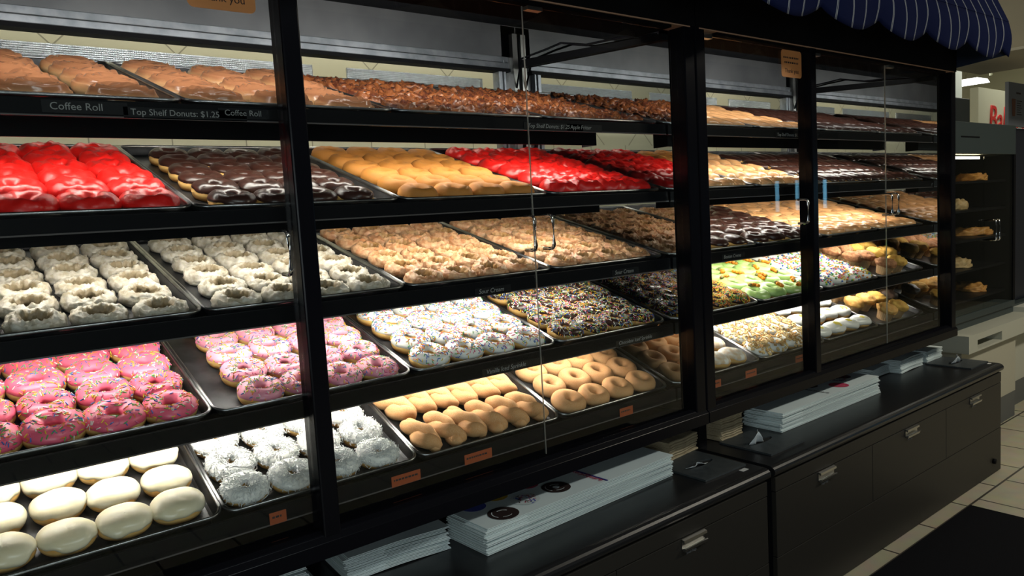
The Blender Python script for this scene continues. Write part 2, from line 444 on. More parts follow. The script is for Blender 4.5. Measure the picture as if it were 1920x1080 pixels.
def make_shelf(ci, si, x0, x1):
    z0, tl = SH[si]; t = R_(tl)
    side = ('left case', 'right case')[ci]
    o = empty('shelf', ((x0 + x1) / 2, .0, z0))
    tag(o, f'black tilted {SNAME[si]} of the {side} holding donut pans', 'shelf', 'tilted shelves of the donut cases')
    L = (x1 - x0) / 2 - .004
    m = MB(); m.box(-L, L, -.012, -.001, -.040 if si not in (0, 1) else -.034, -.003); m.build('lip', lip_black, o, .0015)
    m = MB(); m.box(-L, L, -.0135, -.0121, -.041 if si not in (0, 1) else -.035, -.038 if si not in (0, 1) else -.032); m.build('label_channel', mat('channel_plastic', (.10, .09, .09), .25), o)
    # slab below the pans
    m = MB(); c, s = math.cos(t), math.sin(t)

    def Q(x, v, h): return (x, v * c - h * s, v * s + h * c)
    for k in range(9):
        xa = -L + (2 * L) * k / 9 + .012; xb = -L + (2 * L) * (k + 1) / 9 - .012
        m.hexa([Q(xa, .002, -.034), Q(xb, .002, -.034), Q(xb, .66, -.034), Q(xa, .66, -.034), Q(xa, .002, -.029), Q(xb, .002, -.029), Q(xb, .66, -.029), Q(xa, .66, -.029)])
    for v in (.03, .2, .34, .5, .645):
        m.hexa([Q(-L, v - .012, -.036), Q(L, v - .012, -.036), Q(L, v + .012, -.036), Q(-L, v + .012, -.036), Q(-L, v - .012, -.031), Q(L, v - .012, -.031), Q(L, v + .012, -.031), Q(-L, v + .012, -.031)])
    m.build('shelf_panel', lip_black, o)
    if si < 4:
        zt = .13 * math.tan(t) - .045; zt2 = .19 * math.tan(t) - .045
        xl, xr = -L + .03, L - .17
        m = MB(); m.box(xl, xr, .127, .132, -.055, zt); m.box(xl, xr, .186, .19, zt2 - .012, zt2); m.box(xl, xr, .132, .186, zt - .004, zt)
        m.box(xl - .003, xl, .127, .19, -.055, zt); m.box(xr, xr + .003, .127, .19, -.055, zt); m.build('light_housing', lip_black, o)
        m = MB(); zl = min(-.006, zt - .008); m.box(xl + .02, xr - .02, .150, .163, zl - .003, zl + .004)
        m.build('light_strip', led_s, o)
    return o


SHELVES = {}
for ci, (x0, x1) in enumerate(((LX0 + .006, LM - .004), (RX0 + .006, RM - .004))):
    for si in range(5): SHELVES[ci, si] = make_shelf(ci, si, x0, x1)


def shelf_text(ci, si, body, x, z, size, shear=0):
    sh = SHELVES[ci, si]
    m = MB(); wd = size * .52 * len(body)
    m.box(x - .012 - sh.location.x, x + wd + .02 - sh.location.x, -.0135, -.0122, z - .006 - sh.location.z, z + size - .002 - sh.location.z)
    lb = m.build('shelf_label', mat('label_black', (.010, .010, .011), .25), sh); lb['label'] = f'black shelf label reading {body}'
    text_mesh('lettering', body, size, white_txt, lb, (x - sh.location.x, -.0138, z - sh.location.z), (PI / 2, 0, 0), shear)


shelf_text(0, 0, 'Coffee Roll', -.235, 1.557, .0185)
shelf_text(0, 0, 'Top Shelf Donuts: $1.25', -.105, 1.552, .0165)
shelf_text(0, 0, 'Coffee Roll', .068, 1.557, .0165)
shelf_text(0, 0, 'Top Shelf Donuts: $1.25', .862, 1.553, .0155, .2)
shelf_text(0, 0, 'Apple Fritter', 1.018, 1.553, .0155, .2)
shelf_text(0, 2, 'Sour Cream', .668, 1.129, .0165, .25)
shelf_text(0, 2, 'Sour Cream', 1.17, 1.131, .0165, .25)
shelf_text(0, 3, 'Vanilla Iced Sprinkle', .676, .919, .0165, .25)
shelf_text(0, 3, 'Chocolate Iced Sprinkle', 1.173, .919, .0155, .25)
shelf_text(1, 0, 'Top Shelf Donuts: $1.25', 2.05, 1.553, .0155, .1)
shelf_text(1, 0, 'Apple Fritter', 2.21, 1.553, .0155, .1)
shelf_text(1, 2, 'Boston Creme', 1.706, 1.134, .0165, .25)
for ci, x0, x1 in ((0, .083, .120), (0, .379, .459), (0, .591, .678), (0, 1.164, 1.222), (1, 1.600, 1.668), (1, 1.813, 1.880), (1, 2.139, 2.201)):
    sh = SHELVES[ci, 4]
    m = MB(); m.box(x0 - sh.location.x, x1 - sh.location.x, -.0142, -.0136, -.040, -.014)
    o = m.build('orange_tag', orange_card, sh)
    m = MB(); rr = random.Random(int(x0 * 1000)); k = x0 + .006
    while k < x1 - .014:
        ww = rr.uniform(.003, .008); m.box(k - sh.location.x, k + ww - sh.location.x, -.0145, -.0143, -.027, -.0225); k += ww + .002
    m.build('faded_print', dark_ink, o)

# ---------------------------------------------------------------- pans
PW, PD, PR = .468, .655, .030


def rrect(w, d, r, n=6):
    pts = []
    for cx, cy, a0 in ((w / 2 - r, d / 2 - r, 0), (-w / 2 + r, d / 2 - r, 90), (-w / 2 + r, -d / 2 + r, 180), (w / 2 - r, -d / 2 + r, 270)):
        for k in range(n + 1): a = R_(a0 + 90 * k / n); pts.append((cx + r * math.cos(a), cy + r * math.sin(a)))
    return pts


def pan_meshes(wd):
    loops = [(0, 0, 0), (.0035, 0, -.001), (.011, 0, -.0185), (.017, 0, -.022)]
    vs = []; n = None
    for ins, _, z in loops:
        p = rrect(wd - 2 * ins, PD - 2 * ins, max(PR - ins, .012)); n = len(p)
        vs += [(x, y + PD / 2, z) for x, y in p]
    fs = []
    for l in range(3):
        fs += [(l * n + i, l * n + (i + 1) % n, (l + 1) * n + (i + 1) % n, (l + 1) * n + i) for i in range(n)]
    fs.append(tuple(range(3 * n, 4 * n)))
    body = mesh('pan_body', vs, fs, [pan_dark], False)
    b = MB(); p = rrect(wd, PD, PR); b.tube([(x, y + PD / 2, .001) for x, y in p], .0042, 7, closed=True)
    rim = mesh('pan_rim', b.v, b.f, [pan_rim], True)
    return body, rim


PAN = pan_meshes(PW); PAN2 = pan_meshes(.452)
CX = [-.4715 + .234, .0035 + .234, .4785 + .234, .9525 + .234,
      1.492 + .226, 1.951 + .226, 2.409 + .226, 2.862 + .226]


def pan_matrix(c, si):
    z0, tl = SH[si]
    return Matrix.Translation((CX[c], .008, z0 + .004)) @ Matrix.Rotation(R_(tl), 4, 'X')


COLN = ['leftmost', 'second from left', 'third from left', 'rightmost']
TRAYN = {0: 'leftmost pan', 1: 'second pan', 2: 'third pan', 3: 'rightmost pan'}


def place_pan(c, si, what):
    o = empty('sheet_pan'); o.matrix_world = pan_matrix(c, si)
    side = 'left case' if c < 4 else 'right case'
    tag(o, f'dark rimmed sheet pan of {what}, {TRAYN[c % 4]} on {SNAME[si]}, {side}', 'pan', 'dark sheet pans in the donut cases')
    pm = PAN if c < 4 else PAN2; link('pan_body', pm[0], o); r = link('rim', pm[1], o); r['label'] = 'worn silver rolled rim'
    return o


# ---------------------------------------------------------------- pastry shapes
def nz(x, y, z, s, seed): return noise.noise(Vector((x * s + seed * 7.3, y * s - seed * 3.1, z * s + seed * 1.7)))


class Ring:
    def __init__(s, R=.034, rx=.0185, rz=.021, ex=1, ey=1, lump=.0015, seed=0, lscale=40, flat=.72):
        s.R, s.rx, s.rz, s.ex, s.ey, s.l, s.seed, s.ls, s.flat = R, rx, rz, ex, ey, lump, seed, lscale, flat

    def p(s, a, b, off=0):
        ca, sa = math.cos(a), math.sin(a); cb, sb = math.cos(b), math.sin(b)
        rx = s.rx * (1 + .05 * math.sin(2 * a + s.seed)); rr = s.R + (rx + off) * cb
        z = (s.rz + off) * sb
        z = max(z, -s.flat * s.rz) + s.flat * s.rz
        x, y = rr * ca, rr * sa
        n = nz(x, y, z, s.ls, s.seed) * s.l
        x += ca * cb * n; y += sa * cb * n; z += sb * n if sb > 0 else 0
        return Vector((x * s.ex, y * s.ey, z))


class Dome:
    """filled shell or long john: superellipse plan, domed section"""
    def __init__(s, Rx=.055, Ry=.042, Rz=.021, pw=2.0, lump=.0015, seed=0, ls=35, flat=.7, dent=0):
        s.Rx, s.Ry, s.Rz, s.pw, s.l, s.seed, s.ls, s.flat, s.dent = Rx, Ry, Rz, pw, lump, seed, ls, flat, dent

    def p(s, a, b, off=0):
        ca, sa = math.cos(a), math.sin(a); cb, sb = math.cos(b), math.sin(b)
        e = 2 / s.pw
        px = math.copysign(abs(ca) ** e, ca); py = math.copysign(abs(sa) ** e, sa)
        cc = max(cb, 0) ** .55
        z = max((s.Rz + off) * sb, -s.flat * s.Rz) + s.flat * s.Rz
        if s.dent and sb > 0: z -= s.dent * math.exp(-(cc * 2.6) ** 2)
        x, y = (s.Rx + off) * cc * px, (s.Ry + off) * cc * py
        n = nz(x, y, z, s.ls, s.seed) * s.l
        return Vector((x + ca * n, y + sa * n, z + (n if sb > 0 else 0)))


def grid_mesh(name, fn, na, nb, b0, b1, m, closed_b=False, smooth=True):
    vs = []; fs = []
    for i in range(na):
        a = 2 * PI * i / na
        for j in range(nb):
            b = b0 + (b1 - b0) * (j / nb if closed_b else j / (nb - 1)); vs.append(fn(a, b, j))
    for i in range(na):
        for j in range(nb if closed_b else nb - 1):
            j2 = (j + 1) % nb; i2 = (i + 1) % na
            fs.append((i * nb + j, i2 * nb + j, i2 * nb + j2, i * nb + j2))
    me = mesh(name, vs, fs, [m], smooth)
    bm = bmesh.new(); bm.from_mesh(me); bmesh.ops.remove_doubles(bm, verts=bm.verts, dist=1e-5); bmesh.ops.recalc_face_normals(bm, faces=bm.faces); bm.to_mesh(me); bm.free()
    if smooth: me.polygons.foreach_set('use_smooth', [True] * len(me.polygons))
    return me


def ring_dough(S, m, na=36, nb=16): return grid_mesh('dough', lambda a, b, j: S.p(a, b), na, nb, 0, 2 * PI, m, True)
def dome_dough(S, m, na=36, nb=14): return grid_mesh('dough', lambda a, b, j: S.p(a, b), na, nb, -PI / 2, PI / 2, m)


def edge_wave(a, seed, amp):
    return amp * (math.sin(3 * a + seed) + .7 * math.sin(5 * a + 2.1 * seed) + .5 * math.sin(9 * a + 3.7 * seed)) / 2.2


def ring_icing(S, m, low=.15, inner=.5, amp=.16, th=.0028, fold=0, na=44, nb=14, fs=60, seed=None):
    seed = S.seed if seed is None else seed
    def fn(a, b, j):
        lo = low + edge_wave(a, seed + 1, amp); hi = PI - inner + edge_wave(a, seed + 4, amp * .6)
        t = j / (nb - 1); bb = lo + (hi - lo) * t
        off = th * min(1, math.sin(PI * t) * 3.2) - .0006 * (t in (0, 1))
        p0 = S.p(a, bb, 0)
        if fold: off += fold * max(-.3, nz(p0.x, p0.y, p0.z, fs, seed + 9)) * math.sin(PI * t)
        return S.p(a, bb, off)
    return grid_mesh('icing', fn, na, nb, 0, 1, m)


def dome_icing(S, m, low=.1, amp=.2, th=.0026, fold=0, na=44, nb=12, fs=60):
    def fn(a, b, j):
        lo = low + edge_wave(a, S.seed + 1, amp); t = j / (nb - 1); bb = lo + (PI / 2 - lo) * t
        off = th * min(1, t * 5) - .0006 * (t == 0)
        if fold:
            p0 = S.p(a, bb, 0); off += fold * max(-.3, nz(p0.x, p0.y, p0.z, fs, S.seed + 9)) * min(1, t * 4)
        return S.p(a, bb, off)
    return grid_mesh('icing', fn, na, nb, 0, 1, m)


def frame_at(S, a, b, off):
    p = S.p(a, b, off); e = .02
    ta = (S.p(a + e, b, off) - p).normalized(); tb = (S.p(a, b + e, off) - p).normalized(); n = ta.cross(tb).normalized()
    if n.z < 0: n = -n
    return p, ta, tb, n


SPR = [mat('sprinkle_white', (.85, .83, .76), .4), mat('sprinkle_yellow', (.85, .60, .04), .4), mat('sprinkle_blue', (.06, .16, .50), .4),
       mat('sprinkle_orange', (.85, .25, .03), .4), mat('sprinkle_green', (.10, .42, .10), .4), mat('sprinkle_pink', (.80, .15, .30), .4)]


def sprinkles(S, count, blo, bhi, off, cols, seed, L=.0082, r=.0012, disc=False, name='sprinkles'):
    rd = random.Random(seed * 97 + 5); b = MB()
    for _ in range(count):
        a = rd.uniform(0, 2 * PI); bb = rd.uniform(blo, bhi)
        p, ta, tb, n = frame_at(S, a, bb, off); q = rd.uniform(0, PI)
        d = ta * math.cos(q) + tb * math.sin(q) + n * rd.uniform(-.25, .25); d.normalize()
        s = n.cross(d).normalized(); u = d.cross(s); c = p + n * r * .5; ci = rd.randrange(len(cols))
        if disc:
            n6 = 7; vs = []
            for h, rr in ((-.3, 1), (.5, .9)):
                vs += [c + (ta * math.cos(2 * PI * k / n6) + n.cross(ta) * math.sin(2 * PI * k / n6)) * r * rr + n * h * r * .8 for k in range(n6)]
            b.add(vs, [tuple(range(n6, 2 * n6))] + [(k, (k + 1) % n6, (k + 1) % n6 + n6, k + n6) for k in range(n6)], ci)
        else:
            vs = []
            for t, rr in ((-.5, .55), (-.38, 1), (.38, 1), (.5, .55)):
                vs += [c + d * L * t + (s * math.cos(PI / 2 * k + .6) + u * math.sin(PI / 2 * k + .6)) * r * rr for k in range(4)]
            fs = [(0, 1, 2, 3), (15, 14, 13, 12)]
            for l in range(3): fs += [(l * 4 + k, l * 4 + (k + 1) % 4, l * 4 + 4 + (k + 1) % 4, l * 4 + 4 + k) for k in range(4)]
            b.add(vs, fs, ci, True)
    me = mesh(name, b.v, b.f, cols, True, b.mi)
    return me


def flakes(S, count, m, seed, name, L=(.006, .013), wdt=.0011, blo=.0, bhi=2.9, off=.003, lift=.5, mats=None):
    rd = random.Random(seed * 31 + 3); b = MB()
    for _ in range(count):
        a = rd.uniform(0, 2 * PI); bb = rd.uniform(blo, bhi); p, ta, tb, n = frame_at(S, a, bb, off)
        q = rd.uniform(0, 2 * PI); d = (ta * math.cos(q) + tb * math.sin(q) + n * rd.uniform(-.1, lift)).normalized()
        s = n.cross(d).normalized(); u = d.cross(s); ln = rd.uniform(*L); bend = rd.uniform(-.3, .3) * ln; vs = []
        for t in (0, .5, 1):
            c = p + d * ln * (t - .3) + s * bend * math.sin(PI * t) - n * bend * .5 * t
            vs += [c - s * wdt, c + s * wdt, c + s * wdt + u * wdt * .9, c - s * wdt + u * wdt * .9]
        fs = [(0, 1, 2, 3), (11, 10, 9, 8)]
        for l in range(2): fs += [(l * 4 + k, l * 4 + (k + 1) % 4, l * 4 + 4 + (k + 1) % 4, l * 4 + 4 + k) for k in range(4)]
        b.add(vs, fs, rd.randrange(len(mats)) if mats else 0)
    return mesh(name, b.v, b.f, mats or [m], False, b.mi)


# colours of the goods
D_RING = dough_mat('raised_dough', (.46, .19, .035), (.80, .50, .17), (.66, .30, .055))
D_SUGAR = dough_mat('sugared_dough', (.60, .27, .075), (.74, .39, .14), (.66, .30, .09), grain=(.80, .54, .34), rough=.75, bump=.25)
D_CAKE = dough_mat('golden_cake', (.40, .15, .022), (.56, .225, .034), (.50, .19, .03), rough=.7, bump=.35)
D_GLAZE = dough_mat('glazed_dough', (.60, .30, .11), (.82, .52, .28), (.72, .36, .15), rough=.22, bump=.15)
D_ROLL = dough_mat('coffee_roll_dough', (.82, .62, .35), (.68, .37, .17), (.46, .19, .09), rough=.18, h=.040, bump=.2)
D_SOUR = mat('sour_cream_glaze', (.50, .21, .085), .34, col2=(.74, .45, .25), vscale=60, bump=.5, bscale=160)
D_OLD = mat('white_glazed_crust', (.37, .315, .225), .36, col2=(.56, .52, .45), vscale=60, bump=.5, bscale=150)
def hole_tint(m, col):  # unglazed tan inside the hole, with the shade there painted in
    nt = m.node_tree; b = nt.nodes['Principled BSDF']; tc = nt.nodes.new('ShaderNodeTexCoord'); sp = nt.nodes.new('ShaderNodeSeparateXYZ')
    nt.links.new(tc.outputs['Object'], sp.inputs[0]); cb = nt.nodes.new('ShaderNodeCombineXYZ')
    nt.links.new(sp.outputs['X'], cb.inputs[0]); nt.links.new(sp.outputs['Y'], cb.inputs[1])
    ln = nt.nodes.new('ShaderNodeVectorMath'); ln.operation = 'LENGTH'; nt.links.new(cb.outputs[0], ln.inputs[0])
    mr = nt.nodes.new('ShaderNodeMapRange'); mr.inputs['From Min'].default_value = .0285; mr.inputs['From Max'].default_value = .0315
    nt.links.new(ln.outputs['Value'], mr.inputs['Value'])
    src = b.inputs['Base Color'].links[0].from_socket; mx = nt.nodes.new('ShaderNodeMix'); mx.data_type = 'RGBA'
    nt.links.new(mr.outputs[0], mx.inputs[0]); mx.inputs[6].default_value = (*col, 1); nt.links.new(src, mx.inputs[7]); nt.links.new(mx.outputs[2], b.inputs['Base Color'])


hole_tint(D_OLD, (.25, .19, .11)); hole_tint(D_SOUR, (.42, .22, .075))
D_FRIT = mat('fritter_crust', (.11, .030, .016), .2, col2=(.34, .11, .035), vscale=36, bump=.6, bscale=140)
I_PINK = mat('hot_pink_icing', (.86, .13, .22), .35)
I_LPINK = mat('light_pink_icing', (.82, .30, .40), .35)
I_RED = mat('red_icing', (.74, .012, .009), .36, bump=.6, bscale=42)
I_CHOC = mat('chocolate_icing', (.042, .015, .010), .30, bump=.15, bscale=70)
I_WHITE = mat('white_icing', (.82, .81, .77), .32)
I_CREAM = mat('cream_icing', (.80, .70, .47), .28, col2=(.84, .76, .56), vscale=20, bump=.15, bscale=40)
I_GREEN = mat('green_icing', (.44, .66, .20), .3)
COCO = mat('coconut', (.70, .70, .69), .7)
POWD = mat('powdered_sugar', (.80, .78, .74), .9, col2=(.66, .50, .33), vscale=50)
PEANUT = mat('chopped_nut_pale', (.78, .55, .24), .6); PEANUT2 = mat('chopped_nut_brown', (.62, .33, .10), .6)
PUMP = mat('orange_candy', (.85, .27, .01), .3); LEAF = mat('brown_candy', (.20, .16, .06), .4)
YEL = mat('yellow_icing', (.85, .68, .03), .35)
WRAP = mat('muffin_paper', (.50, .30, .14), .7, col2=(.56, .36, .18), vscale=40)
M_BRAN = mat('bran_crumb', (.28, .11, .045), .8, col2=(.42, .19, .08), vscale=90, bump=.8, bscale=150)
M_CORN = mat('corn_crumb', (.66, .40, .08), .75, col2=(.56, .29, .05), vscale=50, bump=.6, bscale=120)
M_ORNG = mat('orange_crumb', (.60, .28, .06), .75, col2=(.70, .42, .12), vscale=60, bump=.6, bscale=110)
M_CHOC = mat('dark_chocolate_crumb', (.04, .022, .015), .45, col2=(.09, .05, .03), vscale=60, bump=.6, bscale=110)


def craggy(seed, m, R=.0370, ex=1.0):
    """old fashioned ring: a ragged outer crust and inner lip with a trough between, big open hole"""
    def fn(a, b, j):
        ca, sa = math.cos(a), math.sin(a); cb, sb = math.cos(b), math.sin(b)
        big = nz(ca, sa, 0, 1.6, seed); mid = nz(ca * 2, sa * 2, b * .7, 1.7, seed + 2); fin = nz(ca * 7, sa * 7, b * 2.2, 1.2, seed + 5)
        rx = .0130 + .0015 * big; d = .0036 * mid + .0036 * fin
        trough = .0045 * math.exp(-((b - 1.25 - .25 * mid) / .36) ** 2)
        rr = R + .002 * nz(ca, sa, 3, 1.1, seed) + (rx + d) * cb
        z = .019 * (1 if sb > 0 else .8) * sb
        if sb > 0: z += (d * 1.5 + .0025 * big) * sb - trough
        z = max(z, -.013) + .013
        return Vector((rr * ca * ex, rr * sa / ex ** .5, z))
    return grid_mesh('dough', fn, 64, 26, 0, 2 * PI, m, True)


def coffee_roll(seed, m):
    def fn(a, b, j):
        cb, sb = math.cos(b), math.sin(b); cc = max(cb, 0) ** .5
        rad = .066 * cc * (1 + .05 * math.sin(a + seed) + .03 * math.sin(3 * a + seed * 2))
        ph = (rad / .0135 - (a + seed) / (2 * PI)) * 2 * PI
        z = max(.025 * sb, -.014) + .014
        if sb > .05: z += .0042 * math.cos(ph) * min(1, (1 - cc) * 9) + .004 * nz(math.cos(a) * cc, math.sin(a) * cc, 0, 1.8, seed)
        return Vector((rad * math.cos(a) * 1.06, rad * math.sin(a) * .92, max(z, 0)))
    return grid_mesh('coffee_roll', fn, 48, 30, -PI / 2, PI / 2, m)


def fritter(seed, m, R=.062, H=.03, amp=.013):
    def fn(a, b, j):
        cb, sb = math.cos(b), math.sin(b); cc = max(cb, 0) ** .6
        d = Vector((math.cos(a) * cc, math.sin(a) * cc, sb))
        n = nz(d.x, d.y, d.z, 2.6, seed) * amp + nz(d.x, d.y, d.z, 4.6, seed + 3) * amp * .75 + abs(nz(d.x, d.y, d.z, 9, seed + 5)) * amp * .55
        rad = (R + n) * cc * (1 + .08 * math.sin(2 * a + seed)); z = max(H * .6 * sb, -.010) + .010 + (n * 1.1 if sb > 0 else 0)
        return Vector((rad * math.cos(a), rad * math.sin(a) * .85, max(z, 0)))
    return grid_mesh('apple_fritter', fn, 44, 24, -PI / 2, PI / 2, m)


def twist(seed, m):
    b = MB(); L = .142; N = 26
    for k in (0, 1):
        vs = []; fs = []; n = 12
        pts = []
        for i in range(N):
            t = i / (N - 1); ph = k * PI + t * 1.9 * PI + seed * .4
            rr = .0165 * min(1, math.sin(PI * min(max(t, .002), .998)) * 1.5)
            pts.append(Vector((rr * math.cos(ph), (t - .5) * L, .021 + rr * .55 * math.sin(ph))))
        for i, p in enumerate(pts):
            t = (pts[min(i + 1, N - 1)] - pts[max(i - 1, 0)]).normalized(); a = t.cross(Vector((0, 0, 1))).normalized(); c = a.cross(t)
            e = i / (N - 1); r = .0205 * (max(1 - (abs(e - .5) * 2) ** 5, .01) ** .5) * (1 + .06 * math.sin(i + seed))
            for q in range(n):
                an = 2 * PI * q / n; v = p + (a * math.cos(an) + c * math.sin(an)) * r; v.z = max(v.z, .0); vs.append(v)
        for i in range(N - 1):
            fs += [(i * n + q, (i + 1) * n + q, (i + 1) * n + (q + 1) % n, i * n + (q + 1) % n) for q in range(n)]
        fs += [tuple(range(n)), tuple(range((N - 1) * n + n - 1, (N - 1) * n - 1, -1))]
        b.add(vs, fs, 0, True)
    return mesh('sugar_twist', b.v, b.f, [m], True)


def muffin_wrapper(m):
    vs = []; fs = []; n = 48
    for z, r in ((0, .0001), (0, .026), (.022, .030), (.044, .0345), (.044, .032)):
        for k in range(n):
            a = 2 * PI * k / n; q = 1 + (.035 if k % 2 else 0) * (r > .001); vs.append((r * q * math.cos(a), r * q * math.sin(a), z))
    for l in range(4): fs += [(l * n + k, l * n + (k + 1) % n, (l + 1) * n + (k + 1) % n, (l + 1) * n + k) for k in range(n)]
    return mesh('paper_case', vs, fs, [m], False)


def muffin_crown(seed, m, R=.041, H=.034):
    def fn(a, b, j):
        t = b; rad = R * math.sin(min(t, 1.0) * PI * .62) / math.sin(PI * .5) if t <= 1 else 0
        ang = t * PI * .66; rad = R * math.sin(ang) * (1.03); z = H * (math.cos(ang) + .5) / 1.5
        d = Vector((math.cos(a) * math.sin(ang), math.sin(a) * math.sin(ang), math.cos(ang)))
        n = .0045 * nz(*d, 2.2, seed) + .0025 * nz(*d, 6, seed + 2)
        return Vector(((rad + n) * math.cos(a), (rad + n) * math.sin(a), .036 + z + n))
    return grid_mesh('crown', fn, 36, 14, .0, 1, m)


def pumpkins(S, seed, off):
    rd = random.Random(seed); b = MB(); a0 = rd.uniform(0, 2 * PI)
    for k in range(4):
        p, ta, tb, n = frame_at(S, a0 + (k - 1) * .30, 1.35 + rd.uniform(-.35, .35), off)
        r = .0082
        for pz in range(5):
            vs = []; fs = []; c = p + n * r * .75 + (ta * math.cos(pz * 1.2566) + tb * math.sin(pz * 1.2566)) * r * .38
            for i in range(5):
                th = PI * i / 4
                for q in range(6): vs.append(c + (ta * math.cos(q * PI / 3) * math.sin(th) + tb * math.sin(q * PI / 3) * math.sin(th) + n * math.cos(th) * 1.1) * r * .72)
            for i in range(4): fs += [(i * 6 + q, i * 6 + (q + 1) % 6, i * 6 + 6 + (q + 1) % 6, i * 6 + 6 + q) for q in range(6)]
            b.add(vs, fs, 1 if (k == 3 and pz < 3) else 0, True)
    return mesh('candy_pumpkins', b.v, b.f, [PUMP, LEAF], True, b.mi)


def centre_dot(S, seed):
    vs = [S.p(0, PI / 2, .004)]; n = 16
    for k in range(n): vs.append(S.p(2 * PI * k / n, PI / 2 - .32 * (1 + .15 * math.sin(k * 2 + seed)), .0029))
    for k in range(n): vs.append(S.p(2 * PI * k / n, PI / 2 - .38 * (1 + .15 * math.sin(k * 2 + seed)), .0018))
    fs = [(0, 1 + k, 1 + (k + 1) % n) for k in range(n)] + [(1 + k, 1 + n + k, 1 + n + (k + 1) % n, 1 + (k + 1) % n) for k in range(n)]
    return mesh('yellow_dot', vs, fs, [YEL], True)


# every kind: list of variants, each a list of (part name, mesh); one entry = a thing of one mesh
NV = 4
KIND = {}


def kind(key, name, cat, desc, fn, nv=NV):
    KIND[key] = dict(name=name, cat=cat, desc=desc, var=[fn(i) for i in range(nv)])


def k_sprinkled(icing, cols, n, L=.0082, r=.0012, low=.12, disc=False, inner=.5):
    def f(i):
        S = Ring(seed=i * 1.7 + .3, R=.033 + .0008 * (i % 3), rx=.0195, rz=.0215)
        return [('dough', ring_dough(S, D_RING)), ('icing', ring_icing(S, icing, low=low, inner=inner)),
                ('sprinkles', sprinkles(S, n, .25, 2.3, .0026, cols, i + n, L, r, disc))]
    return f


def k_iced(icing, low=.12, fold=0, inner=.5, dough=None, **kw):
    def f(i):
        S = Ring(seed=i * 2.1 + .7, R=.0325, rx=.0205, rz=.022)
        return [('dough', ring_dough(S, dough or D_RING)), ('icing', ring_icing(S, icing, low=low, fold=fold, inner=inner, **kw))]
    return f


kind('pink', 'sprinkled_donut', 'donut', 'hot pink sprinkled ring donut', k_sprinkled(I_PINK, SPR, 150, inner=.12))
kind('lpink', 'sprinkled_donut', 'donut', 'light pink sprinkled ring donut', k_sprinkled(I_LPINK, SPR, 150, inner=.2))
kind('vanilla', 'sprinkled_donut', 'donut', 'white iced sprinkled ring donut', k_sprinkled(I_WHITE, SPR[1:] + SPR[2:4], 170))
kind('chocspr', 'sprinkled_donut', 'donut', 'chocolate iced sprinkled ring donut', k_sprinkled(I_CHOC, SPR + SPR[:3] + SPR[:1], 290, low=.28))
kind('orange', 'sprinkled_donut', 'donut', 'orange sprinkle topped ring donut', k_sprinkled(I_CHOC, [SPR[3], SPR[1], SPR[3], SPR[4]], 420, L=.0095, r=.0013, low=0))
kind('confetti', 'sprinkled_donut', 'donut', 'white confetti dotted ring donut', k_sprinkled(I_WHITE, [SPR[1], SPR[2], SPR[3], SPR[4], SPR[5]], 70, r=.0045, low=-.2, disc=True))
kind('red', 'iced_donut', 'donut', 'red iced donut', k_iced(I_RED, low=-.25, fold=.007, inner=.1, th=.004))
kind('choc', 'iced_donut', 'donut', 'chocolate iced ring donut', k_iced(I_CHOC, low=.2, fold=.002))


def f(i):
    S = Ring(seed=i * 2.1 + .7, R=.0335, rx=.0215, rz=.020)
    return [('dough', ring_dough(S, D_RING)), ('icing', ring_icing(S, I_GREEN, low=-.05, fold=.001, th=.0034)), ('candy_pumpkins', pumpkins(S, i + 3, .003))]
kind('green', 'iced_donut', 'donut', 'green iced candy donut', f)


def f(i):
    S = Ring(seed=i * 1.3, R=.0325, rx=.020, rz=.022, lump=.001)
    return [('sugar_donut', ring_dough(S, D_SUGAR))]
kind('sugar', 'sugar_donut', 'donut', 'sugared plain ring donut', f)


def f(i):
    S = Ring(seed=i * 1.3 + 4, R=.0325, rx=.0205, rz=.0225, lump=.003, lscale=60)
    return [('cake_donut', ring_dough(S, D_CAKE))]
kind('gold', 'cake_donut', 'donut', 'golden cake ring donut', f)
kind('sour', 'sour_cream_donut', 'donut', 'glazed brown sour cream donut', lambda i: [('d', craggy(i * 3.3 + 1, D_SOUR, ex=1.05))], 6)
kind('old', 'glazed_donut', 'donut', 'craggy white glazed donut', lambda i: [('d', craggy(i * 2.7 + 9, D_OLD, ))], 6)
kind('roll', 'coffee_roll', 'pastry', 'glazed coffee roll', lambda i: [('d', coffee_roll(i * 1.9 + .4, D_ROLL))])
kind('fritter', 'apple_fritter', 'pastry', 'dark glazed apple fritter', lambda i: [('d', fritter(i * 4.1 + 2, D_FRIT))], 6)
kind('twist', 'sugar_twist', 'donut', 'sugared twist donut', lambda i: [('d', twist(i * 1.1, D_SUGAR))])


def f(i):
    S = Dome(.054, .045, .0235, 2.15, seed=i * 2.3 + 1, flat=.75)
    return [('dough', dome_dough(S, D_RING)), ('icing', dome_icing(S, I_CREAM, low=.06, amp=.34, th=.0035, fold=.0015, fs=30))]
kind('cream', 'filled_donut', 'donut', 'cream iced oval filled donut', f)


def f(i):
    S = Ring(seed=i * 1.9 + .6, R=.033, rx=.0205, rz=.0215)
    return [('dough', ring_dough(S, D_RING)), ('icing', ring_icing(S, I_WHITE, low=.05, inner=.35)),
            ('coconut_shreds', flakes(S, 520, COCO, i + 2, 'coconut_shreds', blo=.0, bhi=2.75, L=(.006, .0125), lift=.6, off=.003))]
kind('coco', 'coconut_donut', 'donut', 'shredded coconut ring donut', f)


def f(i):
    S = Dome(.062, .030, .021, 2.6, seed=i * 2.9 + 1)
    return [('dough', dome_dough(S, D_GLAZE))]
kind('stick', 'glazed_stick', 'donut', 'pale glazed donut stick', f)


